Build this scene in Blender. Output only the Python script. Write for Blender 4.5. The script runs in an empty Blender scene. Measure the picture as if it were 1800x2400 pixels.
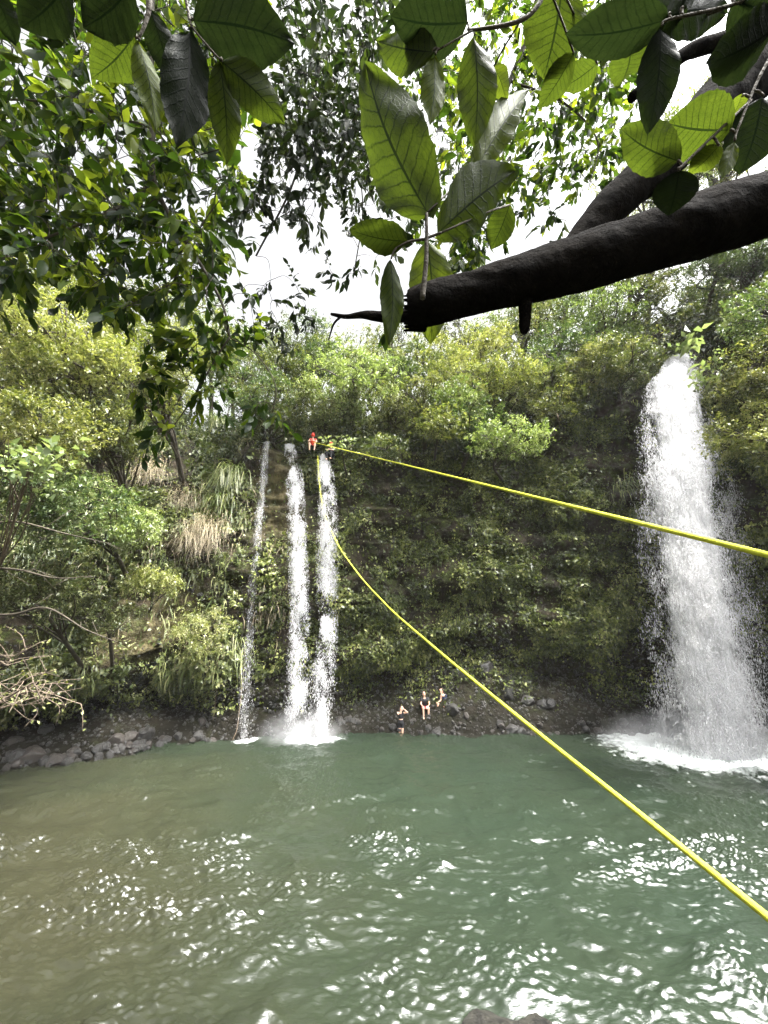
import bpy, math, random
import numpy as np
from mathutils import Vector, Matrix
random.seed(7)
RNG = np.random.default_rng(11)
R = math.radians
sc = bpy.context.scene
C = sc.collection

# ------------------------------------------------------------------ camera, sky, sun, exposure
CAM_H = 6.2; PITCH = R(15.0); F = 902.0          # focal length in px of the 1800x2400 photograph
cam_d = bpy.data.cameras.new('camera')
cam = bpy.data.objects.new('camera', cam_d); C.objects.link(cam)
cam.location = (0, 0, CAM_H); cam.rotation_euler = (R(90) + PITCH, 0, 0)
cam_d.sensor_fit = 'VERTICAL'; cam_d.sensor_height = 24; cam_d.lens = 24 * F / 2400
cam_d.clip_start = 0.02; cam_d.clip_end = 2000
sc.camera = cam

SUN_DIR = Vector((0.38, -0.20, 0.90)).normalized()     # towards the sun
el = math.asin(SUN_DIR.z); az = math.atan2(SUN_DIR.x, SUN_DIR.y)
w = bpy.data.worlds.new('World'); sc.world = w; w.use_nodes = True
nt = w.node_tree; nt.nodes.clear()
sky = nt.nodes.new('ShaderNodeTexSky'); sky.sky_type = 'NISHITA'; sky.sun_disc = False
sky.sun_elevation = el; sky.sun_rotation = az; sky.dust_density = 6; sky.air_density = 1.0
bw = nt.nodes.new('ShaderNodeRGBToBW')
mx = nt.nodes.new('ShaderNodeMix'); mx.data_type = 'RGBA'; mx.inputs[0].default_value = 0.85
gn = nt.nodes.new('ShaderNodeMath'); gn.operation = 'MULTIPLY'; gn.inputs[1].default_value = 3.1
bg = nt.nodes.new('ShaderNodeBackground'); bg.inputs['Strength'].default_value = 0.15
wo = nt.nodes.new('ShaderNodeOutputWorld')
L = nt.links.new
L(sky.outputs[0], bw.inputs[0]); L(sky.outputs[0], mx.inputs[6])
L(bw.outputs[0], gn.inputs[0]); L(gn.outputs[0], mx.inputs[7])
# thin cloud is brightest round the sun
tcw = nt.nodes.new('ShaderNodeTexCoord'); dt_ = nt.nodes.new('ShaderNodeVectorMath'); dt_.operation = 'DOT_PRODUCT'; dt_.inputs[1].default_value = tuple(SUN_DIR)
pw = nt.nodes.new('ShaderNodeMath'); pw.operation = 'POWER'; pw.inputs[1].default_value = 14
mxm = nt.nodes.new('ShaderNodeMath'); mxm.operation = 'MAXIMUM'; mxm.inputs[1].default_value = 0
ma = nt.nodes.new('ShaderNodeMath'); ma.operation = 'MULTIPLY_ADD'; ma.inputs[1].default_value = 5.0; ma.inputs[2].default_value = 0.85
vm = nt.nodes.new('ShaderNodeVectorMath'); vm.operation = 'SCALE'
L(tcw.outputs['Generated'], dt_.inputs[0]); L(dt_.outputs['Value'], mxm.inputs[0]); L(mxm.outputs[0], pw.inputs[0]); L(pw.outputs[0], ma.inputs[0])
L(mx.outputs[2], vm.inputs[0]); L(ma.outputs[0], vm.inputs['Scale']); L(vm.outputs[0], bg.inputs['Color']); L(bg.outputs[0], wo.inputs['Surface'])
sd = bpy.data.lights.new('sun', 'SUN'); sd.energy = 5.0; sd.angle = R(0.6); sd.color = (1.0, 0.95, 0.86)
so = bpy.data.objects.new('sun', sd); C.objects.link(so)
so.rotation_euler = (-SUN_DIR).to_track_quat('-Z', 'Y').to_euler()
sc.view_settings.view_transform = 'Standard'; sc.view_settings.look = 'None'
sc.view_settings.exposure = 0.85; sc.view_settings.gamma = 1.0
sc.cycles.max_bounces = 6; sc.cycles.diffuse_bounces = 3; sc.cycles.glossy_bounces = 2
sc.cycles.transmission_bounces = 4; sc.cycles.transparent_max_bounces = 16; sc.cycles.volume_bounces = 0
sc.cycles.sample_clamp_indirect = 6.0

# ------------------------------------------------------------------ helpers
cp, sp_ = math.cos(PITCH), math.sin(PITCH)
def ray(px, py):
    u = (px - 900) / F; v = (1200 - py) / F
    return np.array([u, cp - v * sp_, sp_ + v * cp])
def at(px, py, depth=None, Y=None, Z=None):
    """world point seen at a photo pixel, at a depth, a world Y or a world Z"""
    r = ray(px, py)
    if depth is not None: t = depth
    elif Y is not None: t = Y / r[1]
    else: t = (Z - CAM_H) / r[2]
    return np.array([0, 0, CAM_H]) + r * t

_tab = RNG.random((64, 64, 64))
def vnoise(p):
    p = np.asarray(p, float); i = np.floor(p).astype(int); f = p - i; f = f * f * (3 - 2 * f)
    x0, y0, z0 = (i[..., k] & 63 for k in range(3)); x1, y1, z1 = (x0 + 1) & 63, (y0 + 1) & 63, (z0 + 1) & 63
    fx, fy, fz = f[..., 0], f[..., 1], f[..., 2]; T = _tab
    def l(a, b, t): return a + (b - a) * t
    return l(l(l(T[x0,y0,z0],T[x1,y0,z0],fx), l(T[x0,y1,z0],T[x1,y1,z0],fx), fy),
             l(l(T[x0,y0,z1],T[x1,y0,z1],fx), l(T[x0,y1,z1],T[x1,y1,z1],fx), fy), fz) * 2 - 1
def fbm(p, o=4, g=0.5):
    p = np.asarray(p, float); s = 0; a = 1.0; n = 0
    for k in range(o):
        s = s + a * vnoise(p * 2.03 ** k + 17.3 * k); n += a; a *= g
    return s / n

def link(o, parent=None):
    C.objects.link(o)
    if parent is not None: o.parent = parent
    return o
def tag(o, label=None, cat=None, group=None, kind=None):
    if label: o['label'] = label
    if cat: o['category'] = cat
    if group: o['group'] = group
    if kind: o['kind'] = kind
    return o
def empty(name, loc, rz=0):
    o = bpy.data.objects.new(name, None); C.objects.link(o); o.empty_display_size = 0.2
    o.location = tuple(loc); o.rotation_euler = (0, 0, rz); return o
def mesh_k(name, V, Fc, mat, parent=None, attrs=None, smooth=False, uv=None):
    """V (n,3), Fc (m,k): one mesh of k-gons"""
    V = np.asarray(V, np.float32); Fc = np.asarray(Fc, np.int32); m, k = Fc.shape
    me = bpy.data.meshes.new(name)
    me.vertices.add(len(V)); me.vertices.foreach_set('co', V.ravel())
    me.loops.add(m * k); me.loops.foreach_set('vertex_index', Fc.ravel())
    me.polygons.add(m); me.polygons.foreach_set('loop_start', np.arange(0, m * k, k, dtype=np.int32))
    if smooth: me.polygons.foreach_set('use_smooth', np.ones(m, bool))
    me.update(calc_edges=True)
    for an, av in (attrs or {}).items():
        a = me.attributes.new(an, 'FLOAT', 'POINT'); a.data.foreach_set('value', np.asarray(av, np.float32))
    if uv is not None:
        ul = me.uv_layers.new(name='UVMap'); ul.data.foreach_set('uv', np.asarray(uv, np.float32)[Fc.ravel()].ravel())
    if mat: me.materials.append(mat)
    o = bpy.data.objects.new(name, me)
    if parent is not None:
        inv = -np.array(parent.location)
        if parent.rotation_euler.z == 0: me.vertices.foreach_set('co', (V + inv.astype(np.float32)).ravel()); me.update()
    return link(o, parent)

def norm(a):
    return a / np.maximum(np.linalg.norm(a, axis=-1, keepdims=True), 1e-9)

# tubes collected in one mesh: list of (points, radii)
def tubes(chains, sides=6):
    Vs, Fs = [], []; n0 = 0
    ang = np.linspace(0, 2 * math.pi, sides, endpoint=False)
    for P, rad in chains:
        P = np.asarray(P, float); rad = np.broadcast_to(np.asarray(rad, float), (len(P),))
        T = norm(np.gradient(P, axis=0)); up = np.array([0, 0, 1.0])
        A = np.cross(T, up); bad = np.linalg.norm(A, axis=1) < 0.1
        A[bad] = np.cross(T[bad], [1.0, 0, 0]); A = norm(A)
        for i in range(1, len(A)):
            a = A[i-1] - T[i] * np.dot(A[i-1], T[i]); q = np.linalg.norm(a)
            if q > 1e-6: A[i] = a / q
        B = np.cross(T, A)
        ring = P[:, None] + rad[:, None, None] * (A[:, None] * np.cos(ang)[None, :, None] + B[:, None] * np.sin(ang)[None, :, None])
        n = len(P); Vs.append(ring.reshape(-1, 3))
        i = np.arange(n - 1)[:, None] * sides; j = np.arange(sides)[None]; j2 = (j + 1) % sides
        Fs.append((np.stack([i + j, i + j2, i + sides + j2, i + sides + j], -1).reshape(-1, 4)) + n0)
        n0 += n * sides
        # caps
        for base, flip in ((n0 - n * sides, True), (n0 - sides, False)):
            c = P[0] if flip else P[-1]
            Vs.append(c[None]); idx = n0; n0 += 1
            q = [[idx, base + (a + 1) % sides, base + a, idx] if flip else [idx, base + a, base + (a + 1) % sides, idx] for a in range(0, sides)]
            # as quads spanning two edges to stay k=4
            q = [[idx, base + (a + 2) % sides, base + (a + 1) % sides, base + a][:: 1 if flip else -1] for a in range(0, sides, 2)]
            Fs.append(np.array(q))
    return np.concatenate(Vs), np.concatenate(Fs)
def smooth_line(P, n=12):
    P = np.asarray(P, float)
    if len(P) < 3:
        t = np.linspace(0, 1, n)[:, None]; return P[0] * (1 - t) + P[-1] * t
    Q = np.vstack([2 * P[0] - P[1], P, 2 * P[-1] - P[-2]]); out = []
    for k in range(len(P) - 1):
        p0, p1, p2, p3 = Q[k:k+4]
        for t in np.linspace(0, 1, n, endpoint=False):
            out.append(0.5 * ((2*p1) + (-p0+p2)*t + (2*p0-5*p1+4*p2-p3)*t*t + (-p0+3*p1-3*p2+p3)*t**3))
    out.append(P[-1]); return np.array(out)
def interp_r(rs, n, m):
    return np.interp(np.linspace(0, 1, m), np.linspace(0, 1, n), rs)

# leaves -----------------------------------------------------------
T_SIMPLE = (np.array([[0,0,0],[-.5,.45,.10],[0,1,-.12],[.5,.45,.10]]), np.array([[0,3,2,1]]))
T_LEAF = (np.array([[0,0,0],[0,.5,.02],[0,1,-.16],[-.40,.30,.07],[-.42,.62,.03],[.40,.30,.07],[.42,.62,.03]]),
          np.array([[0,1,3],[1,4,3],[1,2,4],[0,5,1],[1,5,6],[1,6,2]]))
def leaves(P, D, N, Ln, Wd, tmpl=T_SIMPLE):
    """P base, D direction, N normal, lengths and widths -> arrays"""
    tv, tf = tmpl; n = len(P)
    D = norm(D); S = norm(np.cross(D, N)); N = np.cross(S, D)
    Ln = np.broadcast_to(Ln, (n,)); Wd = np.broadcast_to(Wd, (n,))
    V = (P[:, None] + S[:, None] * (tv[None, :, 0:1] * Wd[:, None, None]) + D[:, None] * (tv[None, :, 1:2] * Ln[:, None, None])
         + N[:, None] * (tv[None, :, 2:3] * Ln[:, None, None]))
    Fc = tf[None] + (np.arange(n) * len(tv))[:, None, None]
    return V.reshape(-1, 3), Fc.reshape(-1, tf.shape[1])
def rdir(n):
    return norm(RNG.normal(size=(n, 3)))

# ------------------------------------------------------------------ materials
def newmat(name):
    m = bpy.data.materials.new(name); m.use_nodes = True; t = m.node_tree; t.nodes.clear()
    return m, t, t.nodes.new('ShaderNodeOutputMaterial')
def ramp(t, stops, interp='LINEAR'):
    r = t.nodes.new('ShaderNodeValToRGB'); e = r.color_ramp.elements; r.color_ramp.interpolation = interp
    while len(e) > 1: e.remove(e[0])
    e[0].position = stops[0][0]; e[0].color = (*stops[0][1], 1)
    for p, c in stops[1:]:
        x = e.new(p); x.color = (*c, 1)
    return r
def noise(t, scale, detail=4, rough=0.6, coord='Object', stretch=None):
    tc = t.nodes.new('ShaderNodeTexCoord'); n = t.nodes.new('ShaderNodeTexNoise')
    n.inputs['Scale'].default_value = scale; n.inputs['Detail'].default_value = detail; n.inputs['Roughness'].default_value = rough
    if stretch:
        mp = t.nodes.new('ShaderNodeMapping'); mp.inputs['Scale'].default_value = stretch
        t.links.new(tc.outputs[coord], mp.inputs[0]); t.links.new(mp.outputs[0], n.inputs['Vector'])
    else: t.links.new(tc.outputs[coord], n.inputs['Vector'])
    return n
def leaf_mat(name, stops, transl=0.45, rough=0.45, tcol=(1.0, 1.25, 0.35), spec=0.4):
    m, t, out = newmat(name)
    a = t.nodes.new('ShaderNodeAttribute'); a.attribute_name = 'tint'
    r = ramp(t, stops); t.links.new(a.outputs['Fac'], r.inputs[0])
    d = t.nodes.new('ShaderNodeBsdfPrincipled'); d.inputs['Roughness'].default_value = rough
    d.inputs['Specular IOR Level'].default_value = spec
    tl = t.nodes.new('ShaderNodeBsdfTranslucent')
    mul = t.nodes.new('ShaderNodeMix'); mul.data_type = 'RGBA'; mul.blend_type = 'MULTIPLY'; mul.inputs[0].default_value = 1
    mul.clamp_result = False; mul.inputs[7].default_value = (*tcol, 1)
    t.links.new(r.outputs[0], mul.inputs[6]); t.links.new(mul.outputs[2], tl.inputs[0]); t.links.new(r.outputs[0], d.inputs['Base Color'])
    ms = t.nodes.new('ShaderNodeMixShader'); ms.inputs[0].default_value = transl
    t.links.new(d.outputs[0], ms.inputs[1]); t.links.new(tl.outputs[0], ms.inputs[2]); t.links.new(ms.outputs[0], out.inputs[0])
    return m
def simple_mat(name, c1, c2, scale=6, rough=0.8, bump=0.3, spec=0.3, stretch=None, detail=6):
    m, t, out = newmat(name)
    n = noise(t, scale, detail, 0.65, stretch=stretch); r = ramp(t, [(0.3, c1), (0.7, c2)])
    t.links.new(n.outputs['Fac'], r.inputs[0])
    d = t.nodes.new('ShaderNodeBsdfPrincipled'); d.inputs['Roughness'].default_value = rough
    d.inputs['Specular IOR Level'].default_value = spec
    t.links.new(r.outputs[0], d.inputs['Base Color'])
    if bump:
        n2 = noise(t, scale * 3, 6, 0.7, stretch=stretch)
        b = t.nodes.new('ShaderNodeBump'); b.inputs['Strength'].default_value = bump; b.inputs['Distance'].default_value = 0.05
        t.links.new(n2.outputs['Fac'], b.inputs['Height']); t.links.new(b.outputs[0], d.inputs['Normal'])
    t.links.new(d.outputs[0], out.inputs[0]); return m
def plain(name, c, rough=0.6, sss=0):
    return simple_mat(name, tuple(x * 0.85 for x in c), tuple(min(1, x * 1.1) for x in c), 8, rough, 0.05)

M = {}
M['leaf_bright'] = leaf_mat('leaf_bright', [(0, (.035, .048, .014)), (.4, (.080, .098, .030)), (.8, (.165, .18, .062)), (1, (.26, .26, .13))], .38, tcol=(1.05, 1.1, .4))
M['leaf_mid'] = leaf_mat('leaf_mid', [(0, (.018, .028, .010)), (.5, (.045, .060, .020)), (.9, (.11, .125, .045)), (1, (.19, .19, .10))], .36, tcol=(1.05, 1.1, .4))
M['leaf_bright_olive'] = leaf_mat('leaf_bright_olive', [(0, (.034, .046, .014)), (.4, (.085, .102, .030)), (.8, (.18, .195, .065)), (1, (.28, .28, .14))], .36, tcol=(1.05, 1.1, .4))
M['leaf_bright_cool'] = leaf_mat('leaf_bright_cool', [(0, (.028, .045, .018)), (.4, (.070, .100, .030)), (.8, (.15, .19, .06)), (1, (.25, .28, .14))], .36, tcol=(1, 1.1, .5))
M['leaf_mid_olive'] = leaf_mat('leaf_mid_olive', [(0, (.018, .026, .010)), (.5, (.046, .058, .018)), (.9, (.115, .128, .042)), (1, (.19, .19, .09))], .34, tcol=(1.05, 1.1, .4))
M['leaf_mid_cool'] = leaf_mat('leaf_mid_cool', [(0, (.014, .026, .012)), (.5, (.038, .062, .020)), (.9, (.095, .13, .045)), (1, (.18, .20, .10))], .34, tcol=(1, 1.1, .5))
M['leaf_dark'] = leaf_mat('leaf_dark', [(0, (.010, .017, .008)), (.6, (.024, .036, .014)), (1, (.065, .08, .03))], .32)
M['leaf_canopy'] = leaf_mat('leaf_canopy', [(0, (.010, .020, .007)), (.5, (.020, .038, .010)), (.75, (.06, .085, .016)), (1, (.14, .17, .035))], .6, .45, (1.8, 1.85, .45), .2)
M['leaf_cover'] = leaf_mat('leaf_cover', [(0, (.025, .034, .009)), (.5, (.08, .10, .022)), (.8, (.18, .20, .05)), (1, (.32, .32, .13))], .3, .4)
M['leaf_pale'] = leaf_mat('leaf_pale', [(0, (.08, .12, .05)), (1, (.22, .26, .14))], .35, .35, tcol=(1, 1.05, .5))
M['grass'] = leaf_mat('grass', [(0, (.05, .07, .02)), (.6, (.11, .13, .045)), (1, (.24, .24, .11))], .35)
M['dry_grass'] = leaf_mat('dry_grass', [(0, (.13, .10, .06)), (1, (.33, .29, .19))], .3, .6, (1, .95, .7))
M['bark'] = simple_mat('bark', (.003, .0027, .0024), (.012, .010, .008), 16, .95, 1.0, .02)
M['branch'] = simple_mat('branch', (.02, .016, .01), (.055, .045, .03), 5, .8, .4)
M['pale_branch'] = simple_mat('pale_branch', (.05, .038, .026), (.13, .10, .07), 5, .8, .4)
M['root'] = simple_mat('root', (.06, .04, .025), (.18, .14, .09), 5, .8, .2)
M['rope'] = simple_mat('rope', (.36, .38, .03), (.60, .62, .06), 60, .75, .4, .15)
M['skin'] = plain('skin', (.62, .38, .27), .5)
M['hair'] = plain('hair', (.02, .012, .008), .4)
M['black_cloth'] = plain('black_cloth', (.012, .012, .014), .7)
M['pink_cloth'] = plain('pink_cloth', (.55, .12, .13), .7)
M['navy_cloth'] = plain('navy_cloth', (.012, .018, .07), .7)
M['red_gear'] = plain('red_gear', (.60, .05, .03), .4)
M['wet_stone'] = simple_mat('wet_stone', (.006, .0055, .005), (.022, .020, .017), 5, .4, 1.0, .5)
M['brown_stone'] = simple_mat('brown_stone', (.010, .008, .006), (.028, .022, .017), 5, .4, 1.0, .5)

# cliff rock: damp earth, moss in patches, tan mineral streaks
def cliff_mat():
    m, t, out = newmat('cliff_rock'); l = t.links.new
    n1 = noise(t, .9, 6, .7); r1 = ramp(t, [(.3, (.012, .010, .007)), (.5, (.022, .017, .011)), (.72, (.055, .042, .027))]); l(n1.outputs['Fac'], r1.inputs[0])
    n2 = noise(t, 1.6, 8, .75); r2 = ramp(t, [(.48, (0, 0, 0)), (.62, (1, 1, 1))]); l(n2.outputs['Fac'], r2.inputs[0])
    n3 = noise(t, 14, 4, .7); r3 = ramp(t, [(.3, (.014, .020, .006)), (.7, (.065, .080, .020))]); l(n3.outputs['Fac'], r3.inputs[0])
    mm = t.nodes.new('ShaderNodeMix'); mm.data_type = 'RGBA'; l(r2.outputs[0], mm.inputs[0]); l(r1.outputs[0], mm.inputs[6]); l(r3.outputs[0], mm.inputs[7])
    a = t.nodes.new('ShaderNodeAttribute'); a.attribute_name = 'tan'
    n4 = noise(t, 2.2, 6, .7, stretch=(1.6, 1.6, .35)); r4 = ramp(t, [(.35, (.05, .045, .02)), (.6, (.15, .125, .06)), (.8, (.24, .20, .11))]); l(n4.outputs['Fac'], r4.inputs[0])
    m2 = t.nodes.new('ShaderNodeMix'); m2.data_type = 'RGBA'; l(a.outputs['Fac'], m2.inputs[0]); l(mm.outputs[2], m2.inputs[6]); l(r4.outputs[0], m2.inputs[7])
    d = t.nodes.new('ShaderNodeBsdfPrincipled'); d.inputs['Roughness'].default_value = .6; d.inputs['Specular IOR Level'].default_value = .10
    ge = t.nodes.new('ShaderNodeNewGeometry'); sx = t.nodes.new('ShaderNodeSeparateXYZ'); l(ge.outputs['Position'], sx.inputs[0]); nw = noise(t, 1.3, 5, .7)
    wt = t.nodes.new('ShaderNodeMath'); wt.operation = 'MULTIPLY_ADD'; l(nw.outputs['Fac'], wt.inputs[0]); wt.inputs[1].default_value = -5.0; l(sx.outputs[2], wt.inputs[2])
    wr_ = t.nodes.new('ShaderNodeMapRange'); wr_.inputs['From Min'].default_value = -2.2; wr_.inputs['From Max'].default_value = 2.2; l(wt.outputs[0], wr_.inputs['Value'])
    m3 = t.nodes.new('ShaderNodeMix'); m3.data_type = 'RGBA'; m3.inputs[6].default_value = (.009, .008, .005, 1); l(wr_.outputs[0], m3.inputs[0]); l(m2.outputs[2], m3.inputs[7])
    rw = t.nodes.new('ShaderNodeMapRange'); l(wr_.outputs[0], rw.inputs['Value']); rw.inputs['To Min'].default_value = .6; rw.inputs['To Max'].default_value = .65; l(rw.outputs[0], d.inputs['Roughness'])
    l(m3.outputs[2], d.inputs['Base Color'])
    nb = noise(t, 3.5, 10, .8); v = t.nodes.new('ShaderNodeTexVoronoi'); v.inputs['Scale'].default_value = 3.2
    tc = t.nodes.new('ShaderNodeTexCoord'); l(tc.outputs['Object'], v.inputs['Vector'])
    ad = t.nodes.new('ShaderNodeMath'); ad.operation = 'MULTIPLY_ADD'; l(v.outputs['Distance'], ad.inputs[0]); ad.inputs[1].default_value = -.7; l(nb.outputs['Fac'], ad.inputs[2])
    b = t.nodes.new('ShaderNodeBump'); b.inputs['Strength'].default_value = 1; b.inputs['Distance'].default_value = .22
    l(ad.outputs[0], b.inputs['Height']); l(b.outputs[0], d.inputs['Normal']); l(d.outputs[0], out.inputs[0]); return m
M['cliff'] = cliff_mat()

# ------------------------------------------------------------------ cliff round the pool
# stations: x, y of the water's edge, bank width, bank height, cave depth, cave roof z, wall lean (outwards +), lip z, slope run, skyline ground z
ST = np.array([
 # x      y     bw   bh   cave  roof  lean  lip   run  sky
 [-21.5,-14.0, 1.0, 1.0, 0.0,  2.0,  5.0, 12.0, 12, 24],
 [-21.0, -2.0, 1.0, 1.0, 0.0,  2.0,  5.0, 12.0, 12, 24],
 [-20.5,  8.0, 1.0, 1.0, 0.2,  2.5,  5.0, 12.0, 12, 25],
 [-18.5, 14.5, 1.2, 1.0, 1.0,  3.0,  5.0, 13.0, 10, 30],
 [-15.8, 17.6, 1.1, 0.7, 3.0,  2.0,  4.6, 13.5, 9, 29],
 [-12.9, 18.9, 1.1, 0.7, 3.8,  2.5,  3.6, 14.5,  8, 26],
 [-10.7, 21.0, 0.9, 0.8, 3.2,  3.3,  2.2, 15.0,  8, 22],
 [ -8.2, 22.0, 0.5, 0.6, 0.4,  2.2,  0.7, 16.4,  7, 22],
 [ -5.6, 22.4, 0.4, 0.4, 0.8,  3.0,  0.3, 16.4,  6, 22.5],
 [ -3.1, 22.6, 0.5, 0.5, 1.0,  2.6,  0.0, 16.2,  6, 23],
 [ -0.6, 22.7, 0.8, 0.7, 1.6,  2.4,  0.2, 16.4,  6, 23],
 [  2.3, 22.8, 2.0, 2.2, 0.4,  3.6,  0.6, 16.8,  6, 24],
 [  5.5, 22.8, 2.2, 3.0, 0.6,  4.4,  0.4, 17.6,  6, 25],
 [  8.9, 22.6, 1.5, 2.0, 1.2,  3.6,  0.4, 18.4,  6, 26],
 [ 12.5, 22.6, 1.0, 1.2, 1.4,  3.4,  0.2, 19.2,  6, 28],
 [ 15.8, 22.6, 0.6, 0.8, 1.0,  5.0,  0.0, 20.4,  6, 30],
 [ 18.2, 21.8, 0.5, 0.6, 0.8,  5.0,  0.0, 21.9,  5, 30],
 [ 19.6, 19.0, 0.5, 0.6, 0.8,  5.0,  0.8, 23.0,  5, 29],
 [ 19.8, 14.0, 0.5, 0.6, 0.5,  4.0,  2.0, 21.0,  6, 26],
 [ 20.0,  6.0, 0.8, 0.6, 0.2,  3.0,  3.0, 18.0,  8, 24],
 [ 21.0, -4.0, 0.8, 0.6, 0.2,  3.0,  4.0, 18.0,  8, 26],
 [ 21.5,-14.0, 0.8, 0.6, 0.2,  3.0,  4.0, 15.0,  8, 22]])
seg = np.r_[0, np.cumsum(np.hypot(np.diff(ST[:, 0]), np.diff(ST[:, 1])))]
NS = 560
sv = np.linspace(0, seg[-1], NS)
def sm(col):
    y = np.interp(sv, seg, col); k = np.hanning(13); k /= k.sum()
    return np.convolve(np.pad(y, 6, 'edge'), k, 'valid')
S = np.stack([sm(ST[:, k]) for k in range(10)], 1)
tx, ty = np.gradient(S[:, 0]), np.gradient(S[:, 1]); ln = np.hypot(tx, ty)
NX, NY = -ty / ln, tx / ln            # outward from the pool: (left of travel)
bw_, bh, cv, rf, le, lp, rn, sk = (S[:, k] for k in range(2, 10))
wf = bw_ * .55 + .2
prof = [(-2.0 + 0*bw_, -2.0 + 0*bw_), (0*bw_, 0*bw_), (bw_, bh), (bw_ + cv, bh + .8), (bw_ + cv * .7, rf), (wf, rf + 1.2),
        (wf + le * .55, rf + (lp - rf) * .55), (wf + le, lp), (wf + le + 1.2, lp + .5), (wf + le + 1.2 + rn * .6, lp + (sk - lp) * .66),
        (wf + le + 1.2 + rn, sk), (wf + le + 12 + rn, sk + 3), (wf + le + 40 + rn, sk + 4)]
cnt = [3, 10, 12, 8, 10, 40, 45, 8, 28, 18, 10, 6]
rowsD, rowsZ = [], []
for k, c in enumerate(cnt):
    for q in np.linspace(0, 1, c, endpoint=False):
        rowsD.append(prof[k][0] * (1 - q) + prof[k+1][0] * q); rowsZ.append(prof[k][1] * (1 - q) + prof[k+1][1] * q)
rowsD = np.array(rowsD); rowsZ = np.array(rowsZ); NRW = len(rowsD)
P = np.stack([S[:, 0] + NX * rowsD, S[:, 1] + NY * rowsD, rowsZ], -1)      # (rows, stations, 3)
def gnormals(P):
    a = np.gradient(P, axis=0); b = np.gradient(P, axis=1); return norm(np.cross(b, a))
Nn = gnormals(P)
if Nn[60, 300, 1] > 0: Nn = -Nn
amp = np.clip(P[..., 2:3] / 2.5, .15, 1)
P = P + Nn * (fbm(P * .22, 3) [..., None] * 1.2 + fbm(P * .8, 4)[..., None] * .55 + fbm(P * [.25, .25, 1.5] + 30, 3)[..., None] * .55 + np.abs(fbm(P * 2.2 + 9, 3))[..., None] * .30 - .1) * amp
Nn = gnormals(P)
if Nn[60, 300, 1] > 0: Nn = -Nn
idx = np.arange(NRW * NS).reshape(NRW, NS)
Fc = np.stack([idx[:-1, :-1], idx[:-1, 1:], idx[1:, 1:], idx[1:, :-1]], -1).reshape(-1, 4)
Pf = P.reshape(-1, 3)
def gsn(v, c, s): return np.exp(-((v - c) / s) ** 2)
tan = np.zeros(len(Pf))
zf = Pf[:, 2]; xf = Pf[:, 0]; yf = Pf[:, 1]
tan = np.clip(gsn(xf, -6.4, 1.6) * (zf > 5) * gsn(zf, 13, 5) * 1.0 + gsn(xf, -12.5, 2.5) * gsn(zf, 7.0, 4) * .7 + gsn(xf, -10.5, 2) * gsn(zf, 4.5, 1.2) * .9 + gsn(xf, 2.0, 1.2) * (zf < 2) * .5, 0, 1) * np.clip(.5 + 1.2 * fbm(Pf * .7, 3), 0, 1) * (yf > 10)
cliff = mesh_k('cliff', Pf, Fc, M['cliff'], attrs={'tan': tan}, smooth=True); tag(cliff, kind='structure')

# cliff surface sampling
fa = P[:-1, :-1] , P[:-1, 1:], P[1:, 1:], P[1:, :-1]
area = (np.linalg.norm(np.cross(fa[1] - fa[0], fa[3] - fa[0]), axis=-1))
def sample_cliff(n, weight):
    w_ = (area * weight).ravel(); w_ = w_ / w_.sum()
    k = RNG.choice(len(w_), n, p=w_); i, j = np.unravel_index(k, area.shape)
    a, b = RNG.random((2, n, 1))
    p = P[i, j] * (1-a) * (1-b) + P[i, j+1] * a * (1-b) + P[i+1, j+1] * a * b + P[i+1, j] * (1-a) * b
    return p, Nn[i, j]
def nearest_cliff(p, zmax=None):
    d = np.linalg.norm(Pf - p, axis=1)
    if zmax is not None: d = d + (Pf[:, 2] > zmax) * 100
    return Pf[np.argmin(d)]

# ------------------------------------------------------------------ ground cover on the cliff
cen = (P[:-1, :-1] + P[1:, 1:]) / 2
cz, cx, cy = cen[..., 2], cen[..., 0], cen[..., 1]
inview = (cy > 6) & (np.abs(cx) < 34) & (np.arange(NRW - 1)[:, None] < NRW - 14)
row = np.arange(NRW - 1)[:, None] * np.ones((1, NS - 1))
bankrow = 3 + 10; caveend = 3 + 10 + 12 + 8
clump = np.clip(.42 + 2.4 * fbm(cen * .6 + 3, 4), 0.03, 1)
stream = gsn(cx, -7.6, .55) + gsn(cx, -5.5, .55) + gsn(cx, -3.6, .7) + .8 * gsn(cx, 16.8, 2.4) * (cy > 16)
wgt = clump * inview * np.clip((cz - .9) / 1.5, 0.0, 1) * np.clip(1.1 - stream * (cz < 17.5), .08, 1)
wgt *= np.where(row < bankrow, .30, np.where(row < caveend, .35, 1.0))
lowright = gsn(cx, 8.5, 4.5) * (cz < 4.2) * (cy > 18); wgt *= (1 - .45 * lowright)
wgt *= (1 - .35 * gsn(cx, -6.2, 1.6) * (cz > 7) * (cz < 16.5))
wgt *= (1 - .5 * gsn(cx, -12, 2.5) * gsn(cz, 9, 3))
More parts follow.
